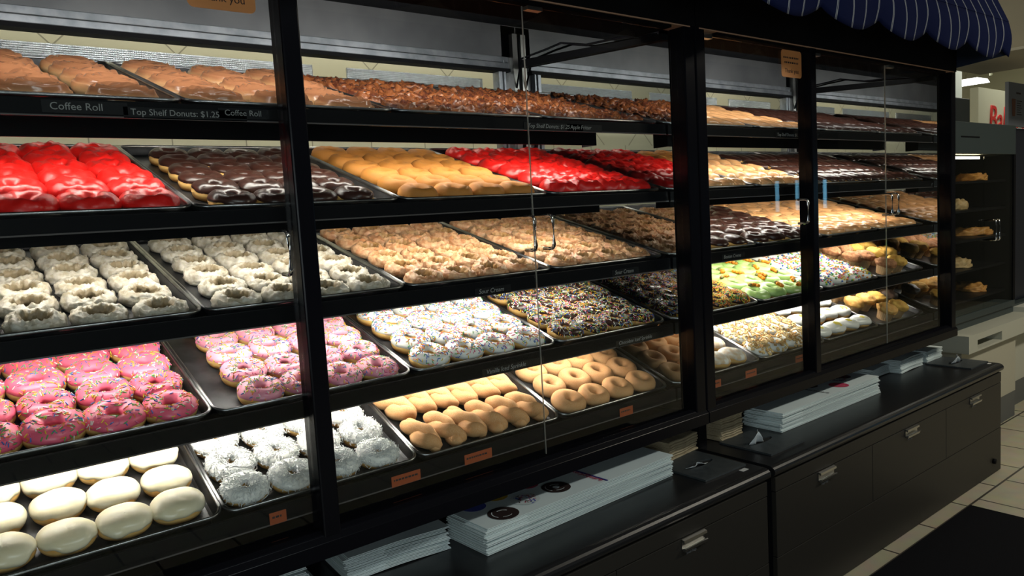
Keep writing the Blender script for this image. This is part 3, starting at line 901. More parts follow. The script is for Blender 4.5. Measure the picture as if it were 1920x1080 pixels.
def f(i):
    S = Ring(seed=i * 1.3 + 2, R=.033, rx=.0225, rz=.0215, ex=1.05, ey=.95)
    return [('glazed_donut', ring_dough(S, D_GLAZE))]
kind('glazed', 'glazed_donut', 'donut', 'shiny glazed ring donut', f)


def f(i):
    S = Dome(.050, .026, .022, 2.3, seed=i * 2.2 + 6, lump=.002)
    return [('dough', dome_dough(S, D_GLAZE))]
kind('bun', 'glazed_bun', 'donut', 'small golden glazed bun', f)


def f(i):
    S = Dome(.064, .031, .021, 2.7, seed=i * 2.9 + 1)
    return [('dough', dome_dough(S, D_RING)), ('icing', dome_icing(S, I_CHOC, low=.3, amp=.18, fold=.001))]
kind('eclair', 'chocolate_bar_donut', 'donut', 'chocolate iced bar donut', f)


def f(i):
    S = Dome(.055, .041, .023, 2.2, seed=i * 2.4 + 3)
    return [('dough', dome_dough(S, D_RING)), ('icing', dome_icing(S, I_CHOC, low=.2, amp=.2, fold=.0015))]
kind('boston', 'filled_donut', 'donut', 'chocolate iced filled donut', f)


def f(i):
    S = Dome(.056, .040, .024, 2.2, seed=i * 2.4 + 5)
    return [('dough', dome_dough(S, D_RING)), ('sugar_dusting', dome_icing(S, POWD, low=.25, amp=.2, th=.0012))]
kind('powder', 'powdered_donut', 'donut', 'powdered sugar filled donut', f)


def f(i):
    S = Ring(seed=i * 1.9 + .6, R=.033, rx=.0205, rz=.0205)
    return [('dough', ring_dough(S, D_RING)), ('icing', ring_icing(S, I_WHITE, low=.05, inner=.3)),
            ('chopped_nuts', flakes(S, 95, None, i + 12, 'chopped_nuts', blo=.35, bhi=2.5, L=(.008, .014), wdt=.0036, lift=.35, mats=[PEANUT, PEANUT2, PEANUT]))]
kind('nut', 'nut_donut', 'donut', 'white iced nut topped donut', f)


def f(i):
    S = Dome(.060, .036, .023, 2.3, seed=i * 2.4 + 8)
    return [('dough', dome_dough(S, D_RING)), ('icing', dome_icing(S, I_WHITE, low=.0, amp=.2, th=.003, fold=.001)), ('yellow_dot', centre_dot(S, i))]
kind('lemon', 'filled_donut', 'donut', 'white iced yellow dotted donut', f)


def muf(crown):
    return lambda i: [('paper_case', muffin_wrapper(WRAP)), ('crown', muffin_crown(i * 3.1 + 1, crown))]


kind('bran', 'muffin', 'muffin', 'brown bran muffin', muf(M_BRAN), 3)
kind('corn', 'muffin', 'muffin', 'yellow corn muffin', muf(M_CORN), 3)
kind('orng', 'muffin', 'muffin', 'orange crumb muffin', muf(M_ORNG), 3)
kind('chmuf', 'muffin', 'muffin', 'dark chocolate muffin', muf(M_CHOC), 3)

PROTO = {}
ROWN = ['front row', 'second row', 'third row', 'fourth row', 'fifth row', 'back row', 'back row']
rnd = random.Random(7)


def put(key, v, mw, label, group):
    k = KIND[key]; parts = k['var'][v % len(k['var'])]
    if (key, v) not in PROTO:
        if len(parts) == 1:
            o = link(k['name'], parts[0][1])
        else:
            o = empty(k['name'])
            for pn, me in parts:
                c = link(pn, me, o)
                if pn in ('sprinkles', 'coconut_shreds', 'chopped_nuts'): c['kind'] = 'stuff'
        PROTO[key, v] = o
    else:
        src = PROTO[key, v]; o = src.copy(); COL.objects.link(o)
        for ch in src.children:
            c = ch.copy(); c.parent = o; COL.objects.link(c)
    o.matrix_world = mw
    tag(o, label, k['cat'], group)
    return o


SHORT = ['top shelf', 'second shelf', 'middle shelf', 'fourth shelf', 'bottom shelf']
PANW = ['leftmost pan', 'second pan', 'third pan', 'rightmost pan']


def fill(c, si, key, rows, cols=4, u0=None, u1=None, v0=.065, dv=.0985, yaw=0, yawj=3.2, jit=.003, skip=(), sc=1.0, mix=None, stagger=0):
    T = pan_matrix(c, si); case = 'left case' if c < 4 else 'right case'
    what = KIND[key]['desc']; W = PW if c < 4 else .452
    if u0 is None: u0, u1 = ((.083, .402) if c < 4 else (.060, .391))
    names = {3: ['leftmost', 'middle', 'rightmost'], 4: COLN, 5: ['leftmost', 'second from left', 'middle', 'second from right', 'rightmost'],
             6: ['leftmost', 'second from left', 'third from left', 'third from right', 'second from right', 'rightmost']}[cols]
    for r in range(rows):
        for q in range(cols):
            if (r, q) in skip: continue
            kk = mix(r, q) if mix else key
            u = u0 + (u1 - u0) * q / (cols - 1) - W / 2 + rnd.uniform(-jit, jit) + (stagger if r % 2 else 0)
            v = v0 + dv * r + rnd.uniform(-jit, jit)
            s = sc * rnd.uniform(.97, 1.03)
            ya = yaw + rnd.uniform(-yawj, yawj)
            mw = T @ Matrix.Translation((u, v, -.0215)) @ Matrix.Rotation(ya, 4, 'Z') @ Matrix.Diagonal((s, s, s * rnd.uniform(.95, 1.05), 1))
            lb = f"{KIND[kk]['desc']}, {names[q]}, {ROWN[r]}, {case} {SHORT[si]} {PANW[c % 4]}"
            put(kk, rnd.randrange(100) % len(KIND[kk]['var']), mw, lb, f'{what}s on the {SHORT[si]} {PANW[c % 4]} of the {case}')


for c in range(8):
    for si in range(5):
        pass

PLAN = {
    (0, 0): ('roll', 'coffee rolls', dict(rows=5, cols=3, u0=.075, u1=.375, v0=.07, dv=.125)),
    (1, 0): ('roll', 'coffee rolls', dict(rows=5, cols=3, u0=.075, u1=.38, v0=.07, dv=.125)),
    (2, 0): ('fritter', 'apple fritters', dict(rows=5, cols=4, u0=.06, u1=.395, v0=.068, dv=.122)),
    (3, 0): ('fritter', 'apple fritters', dict(rows=5, cols=4, u0=.06, u1=.395, v0=.068, dv=.122)),
    (4, 0): ('stick', 'glazed sticks', dict(rows=4, cols=6, u0=.045, u1=.41, v0=.075, dv=.138, yaw=PI / 2, yawj=.08)),
    (5, 0): ('stick', 'glazed sticks', dict(rows=4, cols=6, u0=.045, u1=.41, v0=.075, dv=.138, yaw=PI / 2, yawj=.08)),
    (6, 0): ('eclair', 'chocolate bars', dict(rows=4, cols=6, u0=.045, u1=.41, v0=.075, dv=.138, yaw=PI / 2, yawj=.08)),
    (7, 0): ('eclair', 'chocolate bars', dict(rows=4, cols=6, u0=.045, u1=.41, v0=.075, dv=.138, yaw=PI / 2, yawj=.08)),
    (0, 1): ('red', 'red iced donuts', dict(rows=6)),
    (1, 1): ('choc', 'chocolate iced donuts', dict(rows=6, u0=.092, u1=.376, dv=.094, sc=.93)),
    (2, 1): ('gold', 'golden cake donuts', dict(rows=6)),
    (3, 1): ('red', 'red iced donuts', dict(rows=6)),
    (4, 1): ('bun', 'golden buns', dict(rows=5, cols=6, u0=.045, u1=.405, v0=.062, dv=.115, yaw=PI / 2, yawj=.15)),
    (5, 1): ('bun', 'golden buns', dict(rows=5, cols=6, u0=.045, u1=.405, v0=.062, dv=.115, yaw=PI / 2, yawj=.15)),
    (6, 1): ('eclair', 'chocolate bars', dict(rows=4, cols=6, u0=.045, u1=.41, v0=.075, dv=.138, yaw=PI / 2, yawj=.1)),
    (7, 1): ('eclair', 'chocolate bars', dict(rows=4, cols=6, u0=.045, u1=.41, v0=.075, dv=.138, yaw=PI / 2, yawj=.1)),
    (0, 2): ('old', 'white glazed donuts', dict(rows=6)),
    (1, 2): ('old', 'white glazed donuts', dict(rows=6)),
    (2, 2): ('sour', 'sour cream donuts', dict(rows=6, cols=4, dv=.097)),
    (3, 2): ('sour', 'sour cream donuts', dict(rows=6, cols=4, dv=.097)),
    (4, 2): ('boston', 'chocolate iced donuts', dict(rows=6, u0=.06, u1=.39, yaw=PI / 2 + .2, yawj=.25)),
    (5, 2): ('choc', 'chocolate iced donuts', dict(rows=6)),
    (6, 2): ('glazed', 'glazed donuts', dict(rows=6)),
    (7, 2): ('glazed', 'glazed donuts', dict(rows=6)),
    (0, 3): ('pink', 'hot pink donuts', dict(rows=5, u0=.092, u1=.403, dv=.097)),
    (1, 3): ('lpink', 'light pink donuts', dict(rows=5, u0=.113, u1=.404, jit=.002, sc=.94, v0=.06, dv=.096)),
    (2, 3): ('vanilla', 'white sprinkled donuts', dict(rows=5, skip=())),
    (3, 3): ('chocspr', 'chocolate sprinkled donuts', dict(rows=5)),
    (4, 3): ('orange', 'orange sprinkled donuts', dict(rows=5)),
    (5, 3): ('green', 'green iced donuts', dict(rows=5)),
    (6, 3): ('confetti', 'confetti donuts', dict(rows=5)),
    (7, 3): ('bran', 'muffins', dict(rows=5, cols=4, v0=.06, dv=.105, u0=.055, u1=.385, sc=1.1, mix=lambda r, q: 'bran' if q < 2 else 'corn', skip=((0, 0), (0, 3)))),
    (0, 4): ('cream', 'cream iced donuts', dict(rows=4, yaw=.12, yawj=.2, u0=.095, u1=.398, dv=.093, sc=.94)),
    (1, 4): ('coco', 'coconut donuts', dict(rows=4, u0=.06, u1=.388, dv=.094, sc=.95)),
    (2, 4): ('twist', 'sugar twists', dict(rows=3, cols=6, u0=.05, u1=.405, v0=.085, dv=.14, yaw=.28, yawj=.12)),
    (3, 4): ('sugar', 'sugar donuts', dict(rows=4, dv=.09)),
    (4, 4): ('powder', 'powdered donuts', dict(rows=4, yaw=-.5, yawj=.15, u0=.07, u1=.36)),
    (5, 4): ('nut', 'nut topped donuts', dict(rows=4)),
    (6, 4): ('lemon', 'yellow dotted donuts', dict(rows=4, yaw=-.2, yawj=.15, u0=.055, u1=.4)),
    (7, 4): ('orng', 'muffins', dict(rows=4, cols=4, v0=.06, dv=.105, u0=.055, u1=.385, sc=1.1, mix=lambda r, q: ('orng', 'orng', 'corn', 'chmuf')[(q + r // 2) % 4], skip=((0, 0), (0, 3)))),
}
for (c, si), (key, what, kw) in PLAN.items():
    place_pan(c, si, what); fill(c, si, key, **kw)

# ---------------------------------------------------------------- base counters
wood_black = mat('black_counter_laminate', (.012, .012, .013), .3, spec=.5, bump=.03, bscale=200)
cab_black = mat('black_cabinet_laminate', (.022, .0195, .016), .5, spec=.4)


def counter(label, x0, x1, drawers, seams):
    t = empty('base_counter', ((x0 + x1) / 2, 0, 0)); tag(t, label, 'counter', 'black base counters under the cases')
    ox = t.location.x

    def P(n, b, m, bevel=0, par=None):
        o = b.build(n, m, par or t, bevel); return o
    m = MB(); prof = [(-.262, .468)] + [(-.262 - .0235 * math.sin(R_(a)), .4865 - .0185 * math.cos(R_(a))) for a in range(20, 161, 20)] + [(-.262, .505), (.42, .505), (.42, .468)]
    m.prism_x(prof, x0 - ox, x1 - ox); P('countertop', m, wood_black)
    m = MB(); m.box(x0 + .012 - ox, x1 - .012 - ox, -.262, .68, .06, .467); P('cabinet_body', m, black_matte)
    m = MB(); m.box(x0 + .02 - ox, x1 - .02 - ox, -.262, .66, 0, .06); P('toe_kick', m, black_matte)
    m = MB(); m.box(x0 + .012 - ox, x1 - .012 - ox, -.278, -.262, .421, .466); P('fascia', m, cab_black, .001)
    m = MB(); m.box(x0 + .012 - ox, x1 - .012 - ox, -.278, -.262, .004, .205); P('lower_panel', m, cab_black, .001)
    for i, (a, b) in enumerate(zip(seams[:-1], seams[1:])):
        m = MB(); m.box(a + .0015 - ox, b - .0015 - ox, -.278, -.262, .2075, .4185); d = P('drawer_front', m, cab_black, .001)
        hx = drawers[i]
        if hx is None: continue
        m = MB(); hw = .05
        m.prism_x([(-.279, .418), (-.289, .416), (-.290, .409), (-.286, .408), (-.279, .412)], hx - hw - ox, hx + hw - ox)
        m.prism_x([(-.279, .386), (-.290, .384), (-.293, .393), (-.290, .394), (-.279, .390)], hx - hw - ox, hx + hw - ox)
        m.box(hx - hw - ox, hx + hw - ox, -.2805, -.2785, .386, .416)
        P('drawer_pull', m, steel, par=d)
        text_mesh('lettering', ('Large Bags 1/12', 'Large Bags', 'Small Bags', 'Small Bags')[min(i + (0 if x0 < 1 else 1), 3)], .0105, white_txt, d, (hx - .03 - ox, -.2787, .369), (PI / 2, 0, 0))
    return t


counter('black bag counter under the left case with one silver drawer pull', LX0, 1.533, [None, None, 1.155], [LX0 + .012, .2, .85, 1.521])
cr = counter('long black bag counter under the right case with three silver pulls', 1.555, 3.452, [1.866, 2.503, 3.125], [1.567, 2.193, 2.83, 3.44])
m = MB()
for k in range(12):
    a = 2 * PI * k / 12; 
m.tube([(3.345 - cr.location.x, -.279, .065), (3.345 - cr.location.x, -.29, .065)], .012, 14); m.build('lock_knob', black_matte, cr)
# uprights that carry the cases and split the bag bays
for x, lab in ((.60, 'black upright divider between two bag bays of the left counter'), (1.578, 'black upright between the two donut cases behind the napkins')):
    o = box('bay_divider', x - .02, x + .02, .0 if x > 1 else .02, .34, .5055, .624, black_matte); tag(o, lab, 'divider')

# ---------------------------------------------------------------- paper bags, napkins, tissue dispensers
BAGN = {}


def bag_mesh(L, W, th, bow, seed, flap=.14):
    """flat folded gusset bag lying along x, open mouth to one end, folded base at the other; layered edges"""
    rd = random.Random(seed); b = MB(); N = 16

    def sheet(x0, x1, z, t, ins):
        vs = []; fs = []
        for i in range(N + 1):
            x = x0 + (x1 - x0) * i / N; zz = z + bow * math.sin(PI * min(1, max(0, (x + L / 2) / L))) ** 2
            for y, dz in ((-W / 2 + ins, 0), (W / 2 - ins, 0), (W / 2 - ins, t), (-W / 2 + ins, t)): vs.append((x, y, zz + dz))
        for i in range(N):
            for k in range(4): fs.append((i * 4 + k, i * 4 + (k + 1) % 4, i * 4 + 4 + (k + 1) % 4, i * 4 + 4 + k))
        fs += [(3, 2, 1, 0), (N * 4, N * 4 + 1, N * 4 + 2, N * 4 + 3)]
        b.add(vs, fs)
    sheet(-L / 2, L / 2, 0, th * .24, 0)
    sheet(-L / 2 + .004, L / 2 - .006, th * .24, th * .26, .009)
    sheet(-L / 2 + .002, L / 2 - .002, th * .50, th * .26, 0)
    if flap: sheet(-L / 2, -L / 2 + flap, th * .80, th * .2, .001)
    return b


def bag_stack(x, y, z, L, W, th, n, yaw, bow, group, where, jit=.006, tilt=0, flap=.14, fan=0):
    base = Matrix.Translation((x, y, z)) @ Matrix.Rotation(yaw, 4, 'Z')
    me = None; out = []
    for k in range(n):
        if me is None:
            b = bag_mesh(L, W, th * .9, bow, n, flap); me = mesh('paper_bag', b.v, b.f, [white_paper])
            o = link('paper_bag', me); src = o
        else:
            o = src.copy(); COL.objects.link(o)
            if k == n - 1: b = bag_mesh(L, W, th * .9, bow, n, 0); o.data = mesh('paper_bag', b.v, b.f, [white_paper])
        o.matrix_world = base @ Matrix.Translation((rnd.uniform(-jit, jit) + fan * k, rnd.uniform(-jit, jit) * .5, th * k + .0006)) @ Matrix.Rotation(rnd.uniform(-.012, .012), 4, 'Z')
        nm = ['bottom', 'second from the bottom', 'third from the bottom', 'fourth from the bottom', 'fifth from the bottom', 'sixth from the bottom', 'seventh from the bottom', 'eighth from the bottom', 'ninth from the bottom', 'tenth from the bottom', 'eleventh from the bottom', 'twelfth from the bottom'][k] if k < n - 1 else 'topmost'
        tag(o, f'white paper bag, {nm} of the {where}', 'paper bag', group); out.append(o)
    return out


def disc_ring(b, cx, cy, r0, r1, z, m, n=28, ex=1, a0=0, a1=2 * PI):
    vs = []; fs = []
    for k in range(n + 1):
        a = a0 + (a1 - a0) * k / n; c, s = math.cos(a), math.sin(a)
        vs += [(cx + r0 * c, cy + r0 * s, z), (cx + r1 * c, cy + r1 * s, z)]
    for k in range(n): fs.append((2 * k, 2 * k + 1, 2 * k + 3, 2 * k + 2))
    b.add(vs, fs, m)


PRINT = [mat('print_chocolate', (.035, .022, .020), .45), mat('print_pink', (.60, .06, .14), .6), mat('print_yellow', (.62, .40, .03), .6), mat('print_blue', (.07, .10, .45), .6),
         mat('print_white', (.66, .72, .71), .6), mat('print_brown_dots', (.16, .07, .06), .6), mat('print_tan', (.55, .32, .10), .6), mat('print_navy', (.03, .03, .22), .6), mat('print_red', (.45, .03, .08), .6)]


def bag_z(x, L, bow): return bow * math.sin(PI * min(1, max(0, (x + L / 2) / L))) ** 2


def printed(bag, L, W, th, bow, spots, words, flip):
    """spots: (x, y, radius, material index, hole material)"""
    b = MB(); rd = random.Random(4)
    for x, y, r, mi, hm in spots:
        zz = th * .76 + bag_z(x, L, bow) + .0006
        n = 28; vs = [(x, y, th * .76 + bag_z(x, L, bow) + .0012)]
        def pt(rr, a, e): 
            px = x + rr * math.cos(a); py = max(-W / 2 + .001, min(W / 2 - .001, y + rr * math.sin(a)))
            return (px, py, th * .76 * 1.0 + bag_z(px, L, bow) + e)
        ring = [pt(r, 2 * PI * k / n, .0013) for k in range(n)]; inn = [pt(r * .24, 2 * PI * k / n, .0013) for k in range(n)]
        b.add(ring + inn, [(k, (k + 1) % n, n + (k + 1) % n, n + k) for k in range(n)], mi)
        b.add([pt(0, 0, .0014)] + [pt(r * .24, 2 * PI * k / n, .0013) for k in range(n)], [(0, 1 + k, 1 + (k + 1) % n) for k in range(n)], hm)
        if mi == 4 or mi == 5:
            for _ in range(46):
                a = rd.uniform(0, 2 * PI); rr = r * rd.uniform(.28, .92); q = rd.uniform(0, PI); c = pt(rr, a, .0016); l, wd = .0045, .0016
                dx, dy = math.cos(q) * l, math.sin(q) * l; ex, ey = -math.sin(q) * wd, math.cos(q) * wd
                ys = lambda v: max(-W / 2 + .001, min(W / 2 - .001, v))
                b.add([(c[0] - dx - ex, ys(c[1] - dy - ey), c[2]), (c[0] + dx - ex, ys(c[1] + dy - ey), c[2]), (c[0] + dx + ex, ys(c[1] + dy + ey), c[2]), (c[0] - dx + ex, ys(c[1] - dy + ey), c[2])], [(0, 1, 2, 3)], [0, 1, 3, 5][rd.randrange(4)])
        if mi in (0, 1, 8):
            for k, (f0, f1, a0, a1) in enumerate(((.45, .52, .4, 1.9), (.70, .76, 2.2, 3.6), (.55, .6, 4.0, 5.2))):
                rin = [pt(r * f0, a0 + (a1 - a0) * i / 8, .0017) for i in range(9)]; ro = [pt(r * f1, a0 + (a1 - a0) * i / 8, .0017) for i in range(9)]
                b.add(rin + ro, [(i, i + 1, i + 10, i + 9) for i in range(8)], 4 if mi == 0 else 6)
    me = mesh('printed_donuts', b.v, b.f, PRINT, mi=b.mi); o = link('printed_donuts', me, bag)
    for body, x, y, size, m, rot in words:
        text_mesh('printed_lettering', body, size, m, bag, (x, y, th * .76 + bag_z(x, L, bow) + .0022), (0, 0, rot), shear=.15)
    return o


bagA = bag_stack(.925, -.036, .5055, .73, .16, .0074, 9, .03, .0, 'large white donut bags on the left counter', 'large stack with chocolate donut print')
# the top bag of the stack bows up a little, with donuts and the shop name printed upside down
BL, BW, BT = .73, .16, .0065
printed(bagA[-1], BL, BW, BT, 0, [(-.275, -.035, .041, 0, 0), (-.175, -.005, .041, 4, 4), (-.06, -.006, .041, 0, 4), (-.30, .058, .034, 3, 3), (-.215, .07, .034, 2, 2), (-.10, .072, .034, 8, 8)],
        [('BakerySquare', .052, .075, .026, PRINT[8], -PI / 2 - .0)], True)
b = MB(); b.box(.066, .072, -.08, .072, BT * .76 + .0012, BT * .76 + .0018); o = b.build('printed_rule', PRINT[7], bagA[-1])
b = MB(); b.box(.022, .034, .052, .074, BT * .76 + .0012, BT * .76 + .0018); o = b.build('printed_emblem', PRINT[2], bagA[-1])
bag_stack(.392, .072, .5055, .27, .17, .0066, 9, -.09, .003, 'short white bags on the left counter', 'short stack left of the printed bags', flap=.10)
bag_stack(.055, .095, .5055, .30, .17, .0075, 9, -.05, .004, 'white bags at the bottom edge of the photo', 'fanned stack at the photo bottom edge', jit=.012, flap=.1, fan=-.006)
bagD = bag_stack(2.245, -.032, .5055, .74, .155, .0078, 9, .01, .0, 'large white donut bags on the right counter', 'large stack with pink donut print')
printed(bagD[-1], BL, BW, BT, 0, [(.13, -.028, .038, 1, 1), (.27, .03, .036, 5, 5), (.05, .055, .034, 0, 0), (.16, .07, .03, 2, 2), (.215, .015, .032, 4, 4), (.25, .075, .03, 6, 6)],
        [('BakerySquare', -.02, .07, .024, PRINT[0], -PI / 2)], False)
bag_stack(2.915, .075, .5055, .21, .11, .007, 6, .02, .003, 'small white bags on the right counter', 'low stack behind the pink print bags', flap=.08)
bag_stack(3.105, .025, .5055, .24, .10, .0075, 8, .02, .003, 'small white bags on the right counter', 'middle small stack on the right counter', flap=.08)
bag_stack(3.36, .03, .5055, .17, .10, .008, 7, .0, .003, 'small white bags on the right counter', 'last small stack before the counter end', flap=.08)


def napkins(x, y, z, n, W, D, th, yaw, lab, group, splay=0):
    src = None
    for k in range(n):
        if src is None:
            b = MB(); N = 10
            for lay in range(2):
                vs = []; fs = []
                for i in range(N + 1):
                    xx = -W / 2 + W * i / N; zz = lay * th * .48 + .0015 * math.sin(i * .9)
                    for yy, dz in ((-D / 2 + lay * .002, 0), (D / 2, 0), (D / 2, th * .42), (-D / 2 + lay * .002, th * .42)): vs.append((xx, yy, zz + dz))
                for i in range(N):
                    for q in range(4): fs.append((i * 4 + q, i * 4 + (q + 1) % 4, i * 4 + 4 + (q + 1) % 4, i * 4 + 4 + q))
                fs += [(3, 2, 1, 0), (N * 4, N * 4 + 1, N * 4 + 2, N * 4 + 3)]; b.add(vs, fs)
            b.tube([(xx * W / 2, -D / 2 + .001, th * .45 + .0015 * math.sin((xx + 1) * 4.5)) for xx in (-1, -.6, -.2, .2, .6, 1)], th * .42, 6)
            src = o = link('paper_napkin', mesh('paper_napkin', b.v, b.f, [kraft]))
        else:
            o = src.copy(); COL.objects.link(o)
        o.matrix_world = Matrix.Translation((x + rnd.uniform(-.002, .002), y + rnd.uniform(-.003, .003), z + k * th * 1.03 + .0018)) @ Matrix.Rotation(yaw + rnd.uniform(-.03, .03), 4, 'Z')
        od = ('bottom', 'second', 'third', 'fourth', 'fifth', 'sixth', 'seventh', 'eighth', 'ninth', 'tenth', 'eleventh', 'twelfth')
        tag(o, f'brown paper napkin, {od[k]} from below in {lab}', 'napkin', group)


napkins(1.452, .048, .5055, 7, .16, .12, .0085, .10, 'the stack behind the left dispenser', 'brown napkins beside the left case post')
napkins(1.715, .040, .5055, 10, .125, .115, .0082, .0, 'the tall stack behind the right dispenser', 'brown napkins beside the right case post')
b = MB(); vs = []
for i in range(9):
    for jx in range(5):
        u = i / 8; vv = jx / 4; vs.append((1.66 + .14 * u - .03, -.0 + .10 * vv - .02 * u, .508 + .0 + .012 * math.sin(PI * (1 - abs(u - .3))) * (.6 + .4 * vv) + .004 * vv))
fs = [(i * 5 + q, i * 5 + q + 1, (i + 1) * 5 + q + 1, (i + 1) * 5 + q) for i in range(8) for q in range(4)]


def dispenser(x, y, z, yaw, lab, tissue, tear):
    t = empty('tissue_dispenser', (x, y, z), (0, 0, yaw)); tag(t, lab, 'tissue dispenser', 'black tissue dispenser lids set in the counters')
    # plate with an oval slot: outer rounded rectangle stitched to an ellipse-like slot
    n = 40; W, D, H = .198, .198, .006
    ou = []
    for k in range(n):
        a = 2 * PI * k / n; c, s = math.cos(a), math.sin(a); q = max(abs(c) / (W / 2), abs(s) / (D / 2)); ou.append((c / q, s / q))
    sl = [(.066 * math.cos(2 * PI * k / n) * (1 if abs(math.cos(2 * PI * k / n)) < .7 else 1.0) - .0, .018 * math.sin(2 * PI * k / n) + .006) for k in range(n)]
    vs = [(p[0], p[1], zz) for zz in (H, 0) for p in ou] + [(p[0], p[1], zz) for zz in (H, 0) for p in sl]
    fs = []
    for k in range(n):
        k2 = (k + 1) % n
        fs += [(k, k2, 2 * n + k2, 2 * n + k), (n + k2, n + k, 3 * n + k, 3 * n + k2), (k2, k, n + k, n + k2), (2 * n + k, 2 * n + k2, 3 * n + k2, 3 * n + k)]
    pl = link('lid_plate', mesh('lid_plate', vs, fs, [mat('slate_plastic', (.035, .042, .045), .42, col2=(.05, .057, .06), vscale=60)]), t)
    b = MB(); n2 = 24
    b.add([(0, .006, .0008)] + [(.068 * math.cos(2 * PI * k / n2), .006 + .02 * math.sin(2 * PI * k / n2), .0008) for k in range(n2)], [(0, 1 + k, 1 + (k + 1) % n2) for k in range(n2)])
    b.build('slot_well', mat('slot_dark', (.008, .008, .008), .8), t)
    b = MB(); N = 12; rd = random.Random(int(x * 100)); vs = []
    for i in range(N + 1):
        for j in range(5):
            u = i / N - .5; h = j / 4
            hh = tear * h * (.35 + .65 * max(0, math.cos(u * 2.6 + .5))) * (1 - .25 * rd.random())
            vs.append((tissue[0] + u * tissue[1] * (1 - .45 * h), .006 + .006 * math.sin(u * 9 + h * 2) - h * .012, .002 + hh))
    b.add(vs, [(i * 5 + j, (i + 1) * 5 + j, (i + 1) * 5 + j + 1, i * 5 + j + 1) for i in range(N) for j in range(4)], 0, True)
    o = b.build('tissue', mat('thin_tissue', (.66, .70, .70), .8), t); sd = o.modifiers.new('thick', 'SOLIDIFY'); sd.thickness = .0006
    return t


dispenser(1.412, -.112, .5055, -.02, 'black slotted tissue dispenser lid at the end of the left counter', (-.01, .10), .016)
dispenser(1.736, -.122, .5055, .0, 'black tissue dispenser lid with tissue standing up, right counter start', (-.025, .07), .055)
dispenser(3.34, -.125, .5055, .0, 'black tissue dispenser lid at far end of the right counter', (-.0, .07), .045)
o = box('white_sticker', 1.458, 1.487, -.238, -.222, .5055, .5062, mat('sticker_white', (.6, .6, .58), .6)); tag(o, 'small white sticker on counter beside left tissue dispenser lid', 'sticker')
o = box('white_sticker', 3.402, 3.424, -.243, -.231, .5055, .5062, MATS['sticker_white']); tag(o, 'tiny white sticker at far corner of the right counter', 'sticker')

# ---------------------------------------------------------------- awning


def awning_mat():
    m, nt, b = newmat('navy_pinstripe_cloth')
    tc = nt.nodes.new('ShaderNodeTexCoord'); sp = nt.nodes.new('ShaderNodeSeparateXYZ'); nt.links.new(tc.outputs['Object'], sp.inputs[0])
    ad = nt.nodes.new('ShaderNodeMath'); ad.operation = 'SUBTRACT'; nt.links.new(sp.outputs['X'], ad.inputs[0])
    ys = nt.nodes.new('ShaderNodeMath'); ys.operation = 'MULTIPLY'; ys.inputs[1].default_value = 0; nt.links.new(sp.outputs['Y'], ys.inputs[0]); nt.links.new(ys.outputs[0], ad.inputs[1])
    dv = nt.nodes.new('ShaderNodeMath'); dv.operation = 'DIVIDE'; dv.inputs[1].default_value = .095; nt.links.new(ad.outputs[0], dv.inputs[0])
    fr = nt.nodes.new('ShaderNodeMath'); fr.operation = 'FRACT'; nt.links.new(dv.outputs[0], fr.inputs[0])
    fs = []
    for c in (.47, .53):
        s = nt.nodes.new('ShaderNodeMath'); s.operation = 'COMPARE'; s.inputs[1].default_value = c; s.inputs[2].default_value = .016
        nt.links.new(fr.outputs[0], s.inputs[0]); fs.append(s)
    a2 = nt.nodes.new('ShaderNodeMath'); a2.operation = 'MAXIMUM'; nt.links.new(fs[0].outputs[0], a2.inputs[0]); nt.links.new(fs[1].outputs[0], a2.inputs[1])
    mx = nt.nodes.new('ShaderNodeMix'); mx.data_type = 'RGBA'; mx.inputs[6].default_value = (.007, .011, .046, 1); mx.inputs[7].default_value = (.34, .36, .39, 1)
    nt.links.new(a2.outputs[0], mx.inputs[0]); nt.links.new(mx.outputs[2], b.inputs['Base Color']); b.inputs['Roughness'].default_value = .95; b.inputs['Specular IOR Level'].default_value = .05
    return m


AW = awning_mat()
aw = empty('awning', (1.5, -.05, 1.9)); tag(aw, 'navy pinstriped scalloped awning over the donut cases', 'awning')
AX0, AX1 = -.5, 3.435
vs = []; fs = []; nx = 392; ny = 8


def scal(x):
    q = ((3.375 - x) / .38) % 1.0
    return 1.920 - .053 * math.sin(PI * q) ** .75


for i in range(nx + 1):
    x = AX0 + (AX1 - AX0) * i / nx; zb = scal(x)
    for j in range(ny + 1):
        t = j / ny; z = 2.04 + (zb - 2.04) * t
        vs.append((x - 1.5, -.30 + .05 - .008 * math.sin(x * 16.5) * t - .012 * math.sin(t * PI), z - 1.9))
fs = [(i * (ny + 1) + j, (i + 1) * (ny + 1) + j, (i + 1) * (ny + 1) + j + 1, i * (ny + 1) + j + 1) for i in range(nx) for j in range(ny)]
o = link('valance', mesh('valance', vs, fs, [AW], True), aw); sd = o.modifiers.new('thick', 'SOLIDIFY'); sd.thickness = .002
m = MB(); m.hexa([(AX0 - 1.5, -.25, .14), (AX1 - 1.5, -.25, .14), (AX1 - 1.5, -.046, .62), (AX0 - 1.5, -.046, .62), (AX0 - 1.5, -.253, .142), (AX1 - 1.5, -.253, .142), (AX1 - 1.5, -.049, .622), (AX0 - 1.5, -.049, .622)])
m.build('canopy', AW, aw)
m = MB(); m.prism_x([(-.249, .14), (-.249, .0), (-.02, -.02), (.0, -.02), (-.046, .62)], AX1 - 1.5 - .004, AX1 - 1.5); m.build('end_panel', mat('navy_cloth', (.02, .035, .075), .85), aw)
m = MB(); m.tube([(AX0 - 1.5, -.24, .135), (AX1 - 1.51, -.24, .135)], .012, 8); m.build('frame_bar', black_matte, aw)

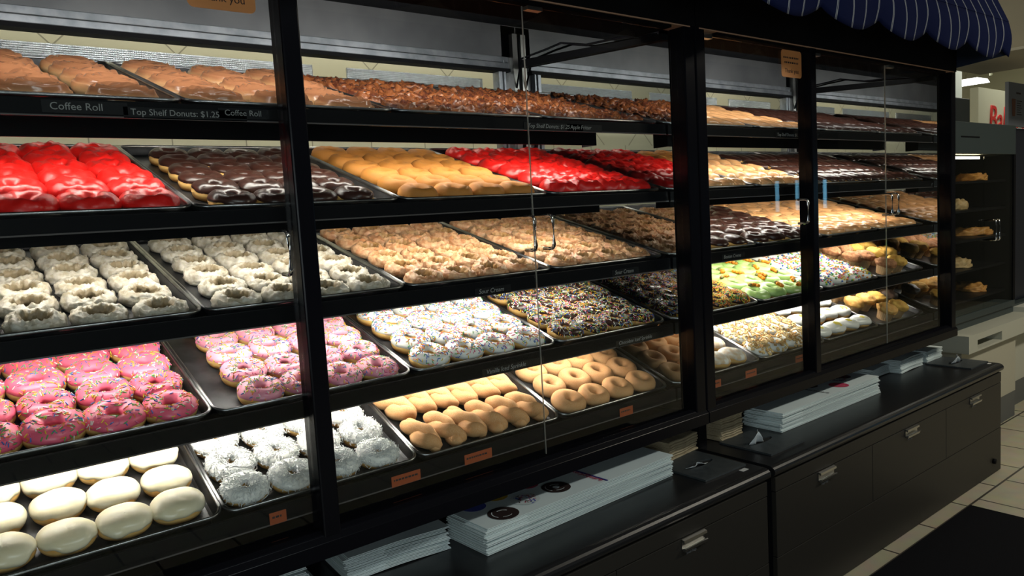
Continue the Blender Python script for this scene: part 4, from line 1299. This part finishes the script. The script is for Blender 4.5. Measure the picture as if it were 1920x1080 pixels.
# ---------------------------------------------------------------- second case, ledge and background
GX0, GX1, GY = 3.72, 4.60, .045
t = empty('pastry_case', (4.16, .35, .6)); tag(t, 'dark glass pastry case with loaves on shelves, right edge of photo', 'display case')
iv = Matrix.Translation(-t.location)


def PC(n, b, m, bevel=0):
    o = b.build(n, m, None, bevel); o.parent = t; o.matrix_parent_inverse = iv; return o


slate = mat('slate_case_paint', (.035, .048, .048), .45)
m = MB(); m.box(GX0, GX1, GY - .01, .62, 1.50, 1.665); PC('top_box', m, slate, .004)
m = MB(); m.box(GX0, GX1, GY - .01, .62, .62, .655); PC('base_box', m, slate, .003)
m = MB(); m.box(GX0, GX0 + .03, GY - .01, .62, .655, 1.50); PC('side_panel', m, black_matte)
m = MB(); m.box(GX1 - .03, GX1, GY - .01, .62, .655, 1.50); PC('side_panel', m, black_matte)
m = MB(); m.box(GX0 + .03, GX1 - .03, .60, .62, .655, 1.50); PC('back_sheet', m, mat('dull_back', (.10, .105, .10), .4))
m = MB(); m.box(GX0 + .05, GX1 - .42, GY + .03, GY + .045, 1.478, 1.49); PC('light_tube', m, led_mat('case_lamp', (1, .84, .52), 16))
m = MB(); m.box(GX0 + .1, GX0 + .34, GY - .012, GY - .0101, 1.585, 1.592); PC('grille_slot', m, black_matte)
for a, b_, h in ((GX0 + .031, 4.14, 4.205), (4.143, GX1 - .031, 4.255)):
    m = MB(); m.box(a, b_, GY - .006, GY, .657, 1.498); PC('glass_door', m, glass)
    m = MB(); m.tube([(h, GY - .006, 1.14), (h, GY - .04, 1.14), (h, GY - .045, 1.13), (h, GY - .045, 1.04), (h, GY - .04, 1.03), (h, GY - .006, 1.03)], .005, 8); PC('handle', m, chrome)
zs = [1.36, 1.205, 1.045, .88, .72]
for z in zs:
    m = MB(); m.box(GX0 + .032, GX1 - .032, GY + .03, .595, z - .012, z); PC('shelf', m, lip_black)
LOAF = [mat('golden_crust', (.62, .30, .07), .55, col2=(.48, .20, .04), vscale=40, bump=.4), mat('pale_crust', (.60, .42, .20), .6, col2=(.50, .32, .13), vscale=40, bump=.4)]
bl = [link('pastry_loaf', fritter(k * 3.7, LOAF[k % 2], R=.1, H=.06, amp=.014)) for k in range(4)]
for o in bl: COL.objects.unlink(o)
n = 0
for si_, z in enumerate(zs):
    for k in range(3):
        x = GX0 + .17 + .27 * k; y = GY + .17 + .14 * ((k + si_) % 2)
        src = bl[(n * 3 + si_) % 4]; o = src.copy(); o.data = src.data; COL.objects.link(o); n += 1
        o.location = (x, y, z + .001); o.rotation_euler = (0, 0, n * 1.3); o.scale = (1.05, .9, .9 + .1 * (n % 3))
        sn = ['top', 'second', 'third', 'fourth', 'lowest'][si_]; kn = ['left', 'middle', 'right'][k]
        tag(o, f'brown baked loaf, {kn} one on the {sn} shelf of the dark case', 'bread', 'loaves in the dark pastry case')
for o in bl: bpy.data.objects.remove(o)

o = empty('dark_cooler', (5.15, .3, 0)); tag(o, 'black appliance standing past the pastry case, cut by photo edge', 'cooler')
m = MB(); m.box(-.52, .40, -.20, .19, .6195, 1.665); m.build('body', mat('blue_black', (.010, .012, .022), .4), o, .006)
m = MB(); m.box(-.42, -.405, -.213, -.201, .75, 1.55); m.build('door_edge', steel, o)

dc = None
white_lam = mat('off_white_laminate', (.44, .44, .36), .55)
led = empty('wall_ledge', (4.4, .1, .5)); tag(led, 'off white counter ledge with an open niche, past the black counter', 'ledge')
m = MB(); X0, X1 = 3.665, 5.6
y0, y1, za, zb = -.06, .40, .487, .578
nx0, nx1, nz0, nz1 = 3.775, 4.11, .497, .545
m.box(X0, nx0, y0, y1, za, zb); m.box(nx1, X1, y0, y1, za, zb); m.box(nx0, nx1, y0, y1, nz1, zb); m.box(nx0, nx1, y0, y1, za, nz0); m.box(nx0, nx1, y1 - .05, y1, nz0, nz1)
o = m.build('ledge_box', white_lam, led); o.matrix_parent_inverse = Matrix.Translation(-led.location)
m = MB(); m.box(3.72, 5.58, y0 + .11, y1, zb, .619); o = m.build('riser', slate, led); o.matrix_parent_inverse = Matrix.Translation(-led.location)
m = MB(); m.box(4.62, 5.6, y0 + .05, y1, zb, zb + .03); o = m.build('back_step', mat('white_step', (.55, .55, .48), .5), led); o.matrix_parent_inverse = Matrix.Translation(-led.location)
cb = empty('base_cabinet', (4.1, .15, 0)); tag(cb, 'off white base cabinet with grey kick board under the ledge', 'cabinet')
m = MB(); m.box(3.68, 4.44, -.02, .38, .15, .486); o = m.build('cabinet_body', mat('cabinet_cream', (.42, .40, .31), .6), cb); o.matrix_parent_inverse = Matrix.Translation(-cb.location)
m = MB(); m.box(3.68, 4.44, -.018, .38, 0, .15); o = m.build('kick_board', mat('kick_grey', (.10, .105, .10), .6), cb); o.matrix_parent_inverse = Matrix.Translation(-cb.location)
cb = empty('base_cabinet', (5.0, .2, 0)); tag(cb, 'off white base cabinet farther back at the photo edge', 'cabinet')
m = MB(); m.box(4.5, 5.6, .05, .38, .15, .486); o = m.build('cabinet_body', white_lam, cb); o.matrix_parent_inverse = Matrix.Translation(-cb.location)
m = MB(); m.box(4.5, 5.6, .055, .38, 0, .15); o = m.build('kick_board', MATS['kick_grey'], cb); o.matrix_parent_inverse = Matrix.Translation(-cb.location)

# sign wall with red lettering, service box, hanging lamp, soffit, menu board
sg = box('sign_partition', 6.2, 9.1, .80, .86, 0, 2.10, mat('sign_cream', (.60, .61, .47), .6)); tag(sg, 'pale partition wall with big red Bakery lettering, far right', 'partition wall')
text_mesh('lettering', 'Bakery', .30, mat('red_letter', (.62, .03, .03), .5), sg, (6.40, .795, 1.765), (PI / 2, 0, 0), shear=.12, extr=.004)
m = MB()
for cx, cz, r in ((6.10 + .12, 2.02, .05), (6.20, 1.80, .045), (6.0 + .26, 1.93, .03)):
    pass
sb = box('tall_cabinet', 4.95, 5.35, .55, .79, 0, 1.93, mat('service_grey', (.13, .15, .15), .5), bevel=.006); tag(sb, 'plain tall grey cabinet rising behind the dark pastry case', 'cabinet')
sf = box('trim_1', 4.55, 5.18, -.6, .42, 2.075, 2.9, mat('soffit_paint', (.30, .27, .20), .8)); tag(sf, kind='structure')
sf = box('trim_2', 4.40, 5.19, -.6, .43, 2.06, 2.075, mat('soffit_edge', (.46, .42, .33), .8)); tag(sf, kind='structure')
cl_ = box('column', 6.25, 6.42, 1.0, 1.2, 0, 3.0, mat('column_white', (.55, .60, .58), .6)); tag(cl_, kind='structure')
lp = empty('hanging_lamp', (6.9, 1.1, 2.22)); tag(lp, 'glowing white fluorescent lamp hanging in the far bakery room', 'lamp')
m = MB(); m.hexa([(-.08, -.09, 0), (.12, -.10, 0), (.12, .12, 0), (-.08, .12, 0), (-.08, -.07, .035), (.12, -.08, .035), (.12, .10, .035), (-.08, .10, .035)]); m.build('diffuser', led_mat('lamp_white', (1, 1, .92), 4), lp)
m = MB(); m.tube([(.05, -.13, .05), (.05, -.13, .75)], .012, 6); m.build('hanger_rod', MATS['sign_cream'], lp)
mb_ = empty('menu_board', (4.605, .085, 1.666)); tag(mb_, 'grey menu board with a brown iced drink, right photo edge', 'sign')
m = MB(); m.box(-.0, .5, -.01, .01, 0, .255); m.build('panel', mat('board_grey', (.13, .14, .16), .5), mb_, .002)
m = MB(); vs = []
n = 12
m.add([(.055, -.0112, .06), (.10, -.0112, .06), (.108, -.0112, .16), (.047, -.0112, .16)], [(0, 1, 2, 3)])
m.build('printed_drink', mat('drink_brown', (.12, .045, .025), .5), mb_)
m = MB()
for k in range(7): m.box(.13, .21 - .012 * (k % 3), -.0113, -.0105, .07 + .013 * k, .074 + .013 * k)
m.box(.12, .19, -.0113, -.0105, .19, .2)
m.build('faded_print', dark_ink, mb_)

# drinks cooler across the aisle: only its blue door lamps show, mirrored in the case glass
dk = empty('drinks_cooler', (6.5, -2.9, 0)); tag(dk, 'drinks cooler across the aisle whose blue door lamps reflect in the glass', 'cooler')
m = MB(); m.box(-.75, .75, -.4, .28, 0, .9); m.box(-.75, .75, -.4, .28, 1.7, 2.0); m.box(-.75, .75, -.4, -.3, .9, 1.7); m.box(-.75, -.70, -.3, .28, .9, 1.7); m.box(.70, .75, -.3, .28, .9, 1.7)
m.build('body', black_matte, dk)
for x in (-.47, -.12, .16, .40):
    m = MB(); m.box(x - .007, x + .007, .30, .33, 1.20, 1.49); m.build('door_lamp', led_mat('blue_lamp', (.25, .68, 1), 5), dk)

# ---------------------------------------------------------------- floor mat
mt = box('floor_mat', .2, 2.888, -1.7, -.348, .0, .011, mat('black_mat', (.0035, .0035, .0045), .95, spec=.1, col2=(.006, .006, .008), vscale=300), bevel=.004)
tag(mt, 'black entrance mat on the tiles before the counters', 'floor mat')
